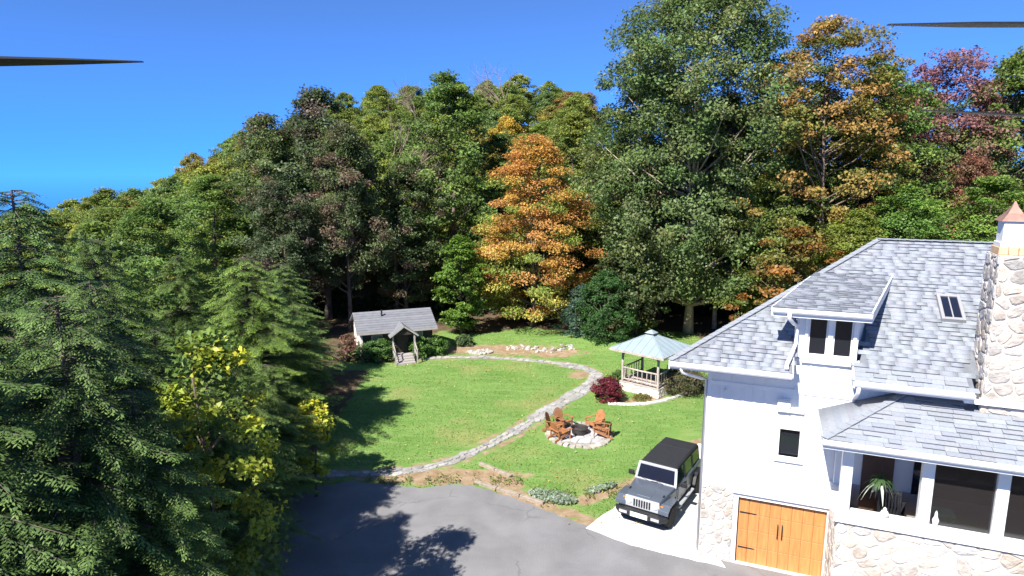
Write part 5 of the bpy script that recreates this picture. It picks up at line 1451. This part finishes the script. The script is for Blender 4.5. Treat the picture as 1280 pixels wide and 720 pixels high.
# ------------------------------------------------------------------ hemlocks
def hemlock(seed, H, R, n_br=150, per_m=14.0, leaf=0.095, droop=0.42, light=1.0):
    rg_ = np.random.default_rng(seed)
    m = MB(); m.tube([(0, 0, H * 0.995 * k_ / 8) for k_ in range(9)], [0.02 + (0.018 * H) * (1 - k_ / 8) for k_ in range(9)], 7)
    S0, D0, LEN, SID, TN = [], [], [], [], []
    for i in range(n_br):
        u = (i + 0.5) / n_br
        z = H * (0.05 + 0.945 * u ** 0.8)
        Lb = R * (1 - (z / H) ** 2.1) ** 0.9 * rg_.uniform(0.55, 1.1) + 0.3
        az = i * 2.39996 + rg_.normal() * 0.5
        d = Vector((math.cos(az), math.sin(az), 0)); side = Vector((-d.y, d.x, 0))
        rise = rg_.uniform(0.0, 0.5); dr_ = droop * rg_.uniform(0.7, 1.4)
        def bp(s): return Vector((0, 0, z)) + d * (Lb * s) + Vector((0, 0, Lb * (rise * s - dr_ * s * s))) + side * (0.06 * Lb * math.sin(3 * s + i))
        m.tube([bp(0), bp(0.5), bp(0.95)], [0.012 + 0.006 * Lb, 0.008 + 0.003 * Lb, 0.004], 4, cap=False)
        nt = max(5, int(Lb * per_m))
        for k_ in range(nt):
            s = 0.12 + 0.88 * (k_ + rg_.random()) / nt
            p = bp(s); tan = (bp(min(s + 0.05, 1.05)) - bp(s - 0.05)).normalized()
            for sg in (-1, 1):
                tl = (0.12 + 0.46 * (1 - s) ** 0.8 * min(1, Lb / 1.8)) * rg_.uniform(0.6, 1.2)
                dd = (tan * 0.75 + side * sg * rg_.uniform(0.55, 1.0) + Vector((0, 0, -0.22 + rg_.normal() * 0.14))).normalized()
                S0.append(p); D0.append(dd); LEN.append(tl); TN.append(s)
        S0.append(bp(0.9)); D0.append((bp(1.05) - bp(0.9)).normalized()); LEN.append(0.3); TN.append(1.0)
    S0 = np.array(S0); D0 = np.array(D0); LEN = np.array(LEN); TN = np.array(TN)
    cnt_ = np.maximum(4, (LEN / 0.034).astype(int))
    idx = np.repeat(np.arange(len(LEN)), cnt_)
    pos = np.concatenate([(np.arange(c) + 0.5) / c for c in cnt_])
    sg = np.where(np.arange(len(idx)) % 2 == 0, 1.0, -1.0)
    D = D0[idx]; upv = unit(np.array([0, 0, 1.0]) + rg_.normal(size=(len(idx), 3)) * 0.18 - D * D[:, 2:3])
    sd_ = np.cross(D, upv)
    ld = unit(D * 0.85 + sd_ * sg[:, None] * 0.8 + np.array([0, 0, -0.18]))
    P0 = S0[idx] + D * (LEN[idx] * pos)[:, None] + np.array([0, 0, -0.15]) * (LEN[idx] * pos ** 2)[:, None]
    ll = (leaf * (1.15 - 0.55 * pos) * rg_.uniform(0.7, 1.25, len(idx)))[:, None]
    wv = np.cross(ld, upv) * ll * 0.17
    V = np.empty((len(idx), 4, 3))
    V[:, 0] = P0; V[:, 1] = P0 + ld * ll * 0.5 + wv; V[:, 2] = P0 + ld * ll; V[:, 3] = P0 + ld * ll * 0.5 - wv
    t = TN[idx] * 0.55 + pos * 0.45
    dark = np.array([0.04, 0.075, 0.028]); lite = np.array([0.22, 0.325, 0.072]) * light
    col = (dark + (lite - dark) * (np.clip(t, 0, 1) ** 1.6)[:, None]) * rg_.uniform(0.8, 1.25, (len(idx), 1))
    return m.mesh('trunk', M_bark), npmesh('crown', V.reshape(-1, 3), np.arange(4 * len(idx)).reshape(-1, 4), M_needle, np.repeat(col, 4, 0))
HA = hemlock(1, 10, 3.3, 290)
HB = hemlock(2, 10, 3.1, 280, droop=0.42)
HC = hemlock(3, 7, 2.9, 260, light=1.15, droop=0.3)
hem = [(HA, 10, -11.6, 15, 11.3, (0.9, 1.0, 1.1), 'tallest blue-green hemlock at the left edge of the view'),
       (HB, 10, -8.9, 13.3, 9.4, (1, 1, 1), 'hemlock with a pointed top beside the tallest hemlock'),
       (HB, 10, -7.4, 10.2, 9.7, (0.95, 1, 1.05), 'dark near hemlock in the lower left corner'),
       (HC, 7, -10.6, 25.2, 8.4, (1.2, 1.2, 0.95), 'broad feathery light green hemlock nearest the lawn'),
       (HA, 10, -9.3, 16.2, 7.7, (0.95, 1.0, 0.95), 'mid-height hemlock below the yellow leaved sapling'),
       (HB, 10, -7.2, 14.4, 6.6, (0.85, 0.95, 0.95), 'low hemlock at the shaded driveway edge'),
       (HC, 7, -8.5, 21.2, 5.2, (1.0, 1.0, 0.95), 'low spreading hemlock at the end of the path'),
       (HC, 7, -10.3, 29.5, 5.6, (0.95, 1.0, 1.0), 'small hemlock casting shade on the far lawn'),
       (HA, 10, -6.7, 10.8, 7.8, (0.95, 1.0, 1.0), 'small near hemlock at the bottom edge of the view'),
       (HA, 10, -13.5, 20.5, 9.6, (1.0, 1.05, 1.0), 'hemlock behind the pointed-top hemlock'),
       (HB, 10, -14.5, 27.5, 8.2, (1.05, 1.1, 0.95), 'hemlock in front of the fresh green tree'),
       (HC, 7, -12.2, 33.5, 7.0, (0.9, 0.95, 1.0), 'dark hemlock at the lawn edge before the cabin'),
       (HB, 10, -16.5, 17.5, 9.0, (0.9, 0.97, 1.05), 'dark blue-green hemlock behind the tallest one'),
       (HB, 10, -10.2, 11.8, 9.8, (0.95, 1.0, 1.0), 'hemlock at the left edge just below the tallest one'),
       (HA, 10, -8.1, 17.9, 6.6, (1.0, 1.0, 0.95), 'hemlock filling the gap behind the yellow leaved sapling'),
       (HA, 10, -8.5, 12.0, 8.6, (0.97, 1.0, 1.0), 'dense hemlock in the middle of the near left mass'),
       (HA, 10, -8.6, 8.6, 10.6, (0.9, 0.95, 1.05), 'hemlock reaching in low at the left edge')]
for i, (pr_, ph_, x, y, h, tn, lab) in enumerate(hem):
    plant_tree(pr_, x, y, h, ph_, lab, tn, name='hemlock', group='hemlocks on the left')
# ---- broadleaf saplings among the hemlocks
plant_tree(tree_meshes(450, 9.6, 2.2, 0.12, ROUND, 110, 60, 0.17, 0.5, 0.08, 30, pal=((0.13, 0.2, 0.035), (0.2, 0.25, 0.04), (0.1, 0.16, 0.04)), flat=0.7, up=0.3), -14.6, 22.5, 9.8, 9.6, 'yellow-green sapling rising between the hemlock tops')
plant_tree(tree_meshes(451, 7.0, 1.25, 0.3, ROUND, 105, 62, 0.115, 0.36, 0.06, 24, pal=((0.5, 0.5, 0.05), (0.34, 0.4, 0.05), (0.18, 0.27, 0.05), (0.13, 0.21, 0.045), (0.15, 0.23, 0.05)), flat=0.7, up=0.3, lump=0.4), -6.35, 12.9, 8.3, 7.0, 'bright yellow leaved sapling in front of the feathery hemlock')
plant_tree(tree_meshes(452, 3.6, 0.75, 0.3, BALL, 34, 42, 0.14, 0.24, 0.04, 10, pal=((0.52, 0.5, 0.04), (0.4, 0.44, 0.05)), flat=0.7, up=0.3), -7.1, 21.6, 3.7, 3.6, 'small bright yellow bush at the lawn edge')

# ------------------------------------------------------------------ garden shrubs
def shrub(seed, x, y, h, r, pal, leaf, lab, n_cl=90, per=48, name='shrub', inner=0.5, lump=0.12):
    plant_tree(tree_meshes(seed, h, r, 0.02, BALL, n_cl, per, leaf, r * 0.28, 0.03, 14, pal=pal, inner=inner, lump=lump), x, y, h, h, lab, name=name, cat='shrub')
shrub(500, 4.95, 31.75, 1.25, 0.78, ((0.17, 0.022, 0.04), (0.22, 0.035, 0.05), (0.13, 0.02, 0.035)), 0.085, 'round maroon shrub beside the gazebo railing', 110, 55)
shrub(501, 9.15, 33.0, 1.5, 1.25, ((0.13, 0.12, 0.06), (0.1, 0.12, 0.045), (0.17, 0.13, 0.08), (0.12, 0.1, 0.06)), 0.085, 'wide olive-brown shrub between gazebo and house roof', 190, 55)
shrub(502, -9.1, 38.9, 1.4, 0.85, ((0.09, 0.18, 0.05), (0.11, 0.2, 0.055)), 0.1, 'dark green bush at the cabin wall left of its steps')
shrub(503, -8.15, 38.75, 1.45, 0.75, ((0.11, 0.22, 0.05), (0.1, 0.19, 0.05)), 0.1, 'green bush touching the cabin steps')
shrub(504, -5.95, 39.75, 1.35, 0.85, ((0.13, 0.25, 0.05), (0.11, 0.22, 0.05)), 0.1, 'clipped bright green bush right of the cabin steps')
shrub(505, -5.0, 40.3, 1.25, 0.8, ((0.13, 0.25, 0.05), (0.11, 0.22, 0.05)), 0.1, 'clipped bright green bush at the cabin corner')
shrub(506, -10.35, 39.0, 1.7, 0.7, ((0.28, 0.13, 0.1), (0.22, 0.12, 0.09), (0.16, 0.12, 0.07)), 0.1, 'pinkish brown shrub at the pale gable of the cabin', lump=0.3)
shrub(507, -3.3, 42.6, 0.8, 0.6, ((0.1, 0.17, 0.06), (0.12, 0.18, 0.07)), 0.1, 'pale green clump at the foot of the tall straight trunk')
shrub(508, 5.9, 33.9, 0.95, 0.45, ((0.08, 0.15, 0.04), (0.1, 0.17, 0.045)), 0.09, 'small green bush between the path bend and the gazebo')
shrub(509, 6.75, 31.75, 0.35, 0.5, ((0.25, 0.2, 0.06), (0.2, 0.2, 0.06)), 0.06, 'low straw-coloured plants at the foot of the gazebo', 50, 40)
hs = hp(6.75, -2.55, 0)
shrub(510, hs.x, hs.y, 2.0, 0.75, ((0.03, 0.05, 0.035), (0.04, 0.06, 0.04)), 0.09, 'shrub with shade-darkened leaf colour against the porch stone wall at the right edge')  # leaf colour darkened to stand in for the shade on this wall

# ------------------------------------------------------------------ ground cover
def scatter_quads(rg_, n, fx, size, pal, upb=0.6, zoff=0.02):
    XY = fx(rg_, n); n = len(XY)
    C = np.stack([XY[:, 0], XY[:, 1], hill(XY[:, 0], XY[:, 1]) + zoff + rg_.random(n) * zoff], 1)
    Nn = unit(np.array([0, 0, upb]) + rg_.normal(size=(n, 3)) * 0.5)
    V, F = leaf_quads(rg_, C, Nn, size * rg_.uniform(0.6, 1.3, n))
    col = np.array(pal)[rg_.integers(0, len(pal), n)] * rg_.uniform(0.8, 1.2, (n, 1))
    return V, F, np.repeat(col, 4, 0)
ng = np.random.default_rng(9)
def on_drive(X, Y):
    poly = DRIVE; ins = np.zeros(len(X), bool); j = len(poly) - 1
    for i in range(len(poly)):
        xi, yi = poly[i]; xj, yj = poly[j]
        c = ((yi > Y) != (yj > Y)) & (X < (xj - xi) * (Y - yi) / (yj - yi + 1e-12) + xi)
        ins ^= c; j = i
    return ins
def path_d(X, Y):
    d = np.full(len(X), 99.0)
    for a, b_ in zip(PATH[:-1], PATH[1:]): d = np.minimum(d, seg_d(X, Y, a, b_))
    return d
def fx_grass(rg_, n):
    Y = 18 + 28 * rg_.random(n) ** 1.25; X = rg_.uniform(-0.32, 0.42, n) * Y
    ok = ~on_drive(X, Y) & (path_d(X, Y) > 0.62) & (np.hypot(X - FC[0], Y - FC[1]) > 1.9) & (forestf(X, Y) < 0.5) & (dirtf(X, Y) < 0.45)
    lx = (X - 6.706) * math.cos(R_(22)) - (Y - 17.569) * math.sin(R_(22)); ly = (X - 6.706) * math.sin(R_(22)) + (Y - 17.569) * math.cos(R_(22))
    ok &= ~((lx > -1.1) & (ly > -3)) & ~((lx > -3.6) & (ly < 10.0) & (ly > -1))
    return np.stack([X[ok], Y[ok]], 1)
XY = fx_grass(ng, 90000); n = len(XY)
C = np.stack([XY[:, 0], XY[:, 1], hill(XY[:, 0], XY[:, 1])], 1)
a_ = ng.random(n) * 6.283; dirv = np.stack([np.cos(a_), np.sin(a_), np.zeros(n)], 1)
hgt = ng.uniform(0.015, 0.04, n)[:, None]; tip = C + np.array([0, 0, 1.0]) * hgt + dirv[:, [1, 0, 2]] * hgt * 0.7
V = np.stack([C - dirv * 0.022, C + dirv * 0.022, tip], 1).reshape(-1, 3)
gc = np.array([(0.12, 0.225, 0.045), (0.16, 0.27, 0.06), (0.22, 0.29, 0.09), (0.11, 0.2, 0.04)])[ng.integers(0, 4, n)]
link(bpy.data.objects.new('grass', npmesh('grass', V, np.arange(3 * n).reshape(-1, 3), M_leaf, np.repeat(gc, 3, 0))), label='short tufts of green grass over the lawn', kind='stuff')
def fx_fall(rg_, n):
    Y = 19 + 27 * rg_.random(n); X = rg_.uniform(-0.3, 0.4, n) * Y
    ok = (forestf(X, Y) < 0.7) & (~on_drive(X, Y) | (rg_.random(n) < 0.12)) & (rg_.random(n) < 0.35 + 0.65 * (Y > 34))
    lx = (X - 6.706) * math.cos(R_(22)) - (Y - 17.569) * math.sin(R_(22)); ly = (X - 6.706) * math.sin(R_(22)) + (Y - 17.569) * math.cos(R_(22))
    ok &= ~((lx > -3.0) & (ly > -3) & (ly < 11))
    return np.stack([X[ok], Y[ok]], 1)
V, F, Cc = scatter_quads(ng, 3200, fx_fall, 0.10, ((0.45, 0.38, 0.08), (0.4, 0.24, 0.07), (0.3, 0.2, 0.09), (0.5, 0.45, 0.2)), 1.2, 0.035)
link(bpy.data.objects.new('fallen_leaves', npmesh('fallen_leaves', V, F, M_leaf, Cc)), label='yellow and brown fallen leaves scattered over the grass', kind='stuff')
def fx_lamb(rg_, n):
    t = rg_.random(n); a = rg_.random(n) * 6.28; r = rg_.random(n) ** 0.5
    X = 1.45 + r * 0.85 * np.cos(a); Y = 21.45 + r * 0.42 * np.sin(a) - 0.35 * (X - 1.45)
    X2 = 3.3 + r * 0.6 * np.cos(a); Y2 = 22.1 + r * 0.22 * np.sin(a) + 0.5 * (X2 - 3.3)
    k_ = t < 0.78
    return np.stack([np.where(k_, X, X2), np.where(k_, Y, Y2)], 1)
V, F, Cc = scatter_quads(ng, 2600, fx_lamb, 0.12, ((0.34, 0.4, 0.32), (0.42, 0.47, 0.4), (0.22, 0.3, 0.18), (0.16, 0.24, 0.1)), 0.7, 0.06)
link(bpy.data.objects.new('silver_groundcover', npmesh('silver_groundcover', V, F, M_leaf, Cc)), label='silvery green ground cover between driveway kerb and lawn', kind='stuff')
def fx_weed(rg_, n):
    t = rg_.random(n)
    X = np.where(t < 0.5, rg_.uniform(-5.6, 0.4, n), rg_.uniform(0.4, 4.6, n)); Y = np.where(t < 0.5, 22.75 + rg_.normal(size=n) * 0.22 + 0.05 * X * 0, 0) + np.where(t >= 0.5, 21.3 - 0.05 * (X - 2.5) ** 2 + 0.18 * (X - 0.5) + rg_.normal(size=n) * 0.3, 0)
    ok = ~on_drive(X, Y) & (seg_d(X, Y, (3.2, 20.0), (8, 25)) > 0.4) & (np.sin(X * 2.3) * np.sin(X * 5.1 + 1) > -0.25)
    lx = (X - 2.5) * 0.70 - (Y - 19.7) * 0.71
    ok &= lx < 0.0
    return np.stack([X[ok], Y[ok]], 1)
V, F, Cc = scatter_quads(ng, 1500, fx_weed, 0.09, ((0.14, 0.22, 0.05), (0.2, 0.26, 0.07), (0.28, 0.24, 0.1)), 0.5, 0.05)
link(bpy.data.objects.new('weeds', npmesh('weeds', V, F, M_leaf, Cc)), label='patchy weeds on the dirt strip along the driveway', kind='stuff')

# ------------------------------------------------------------------ the drone that carries the viewpoint: rotor blades at rest
DR = empty('drone', (0, -0.12, 11.56), 0, label='black drone rotor blades reaching in at the upper corners of the view', cat='drone')
MB().box(-0.05, 0.05, -0.12, 0.05, -0.02, 0.035).build('body', M_dark, DR, bevel=0.015)
def blade(hub, tip, wid, th):
    h, t = Vector(hub), Vector(tip); d = (t - h); L_ = d.length; d.normalize()
    s_ = d.cross(Vector((0, 0, 1))).normalized()
    m = MB(); secs = []
    for k_, wk in ((0.0, 0.3), (0.18, 0.85), (0.45, 1.0), (0.8, 0.7), (1.0, 0.15)):
        c = h + d * (L_ * k_); a = s_ * wid * wk / 2; z = Vector((0, 0, th * (1.2 - k_) / 2))
        pitch_ = Vector((0, 0, wid * wk * 0.12 * (1 - k_)))
        secs.append([c - a - z - pitch_, c + a - z + pitch_, c + a + z + pitch_, c - a + z - pitch_])
    loft(m, secs)
    return m
for side, hubp, tips in ((-1, (-0.29, 0.38, -0.016), ((-0.1435, 0.38, -0.0166), (-0.43, 0.36, -0.016))), (1, (0.30, 0.38, -0.003), ((0.1446, 0.38, -0.003), (0.44, 0.36, -0.003))), (1, (0.31, 0.42, -0.037), ((0.186, 0.42, -0.031), (0.43, 0.44, -0.037)))):
    MB().tube([(side * 0.04, 0.0, 0.0), (hubp[0], hubp[1], hubp[2] - 0.02)], 0.009, 8).build('arm', M_dark, DR)
    MB().lathe([(0.012, -0.025), (0.014, 0.0), (0.006, 0.008)], 12, hubp).build('motor', M_dark, DR)
    for tpp in tips:
        blade(hubp, tpp, 0.013, 0.0016).build('rotor_blade', M_dark, DR)
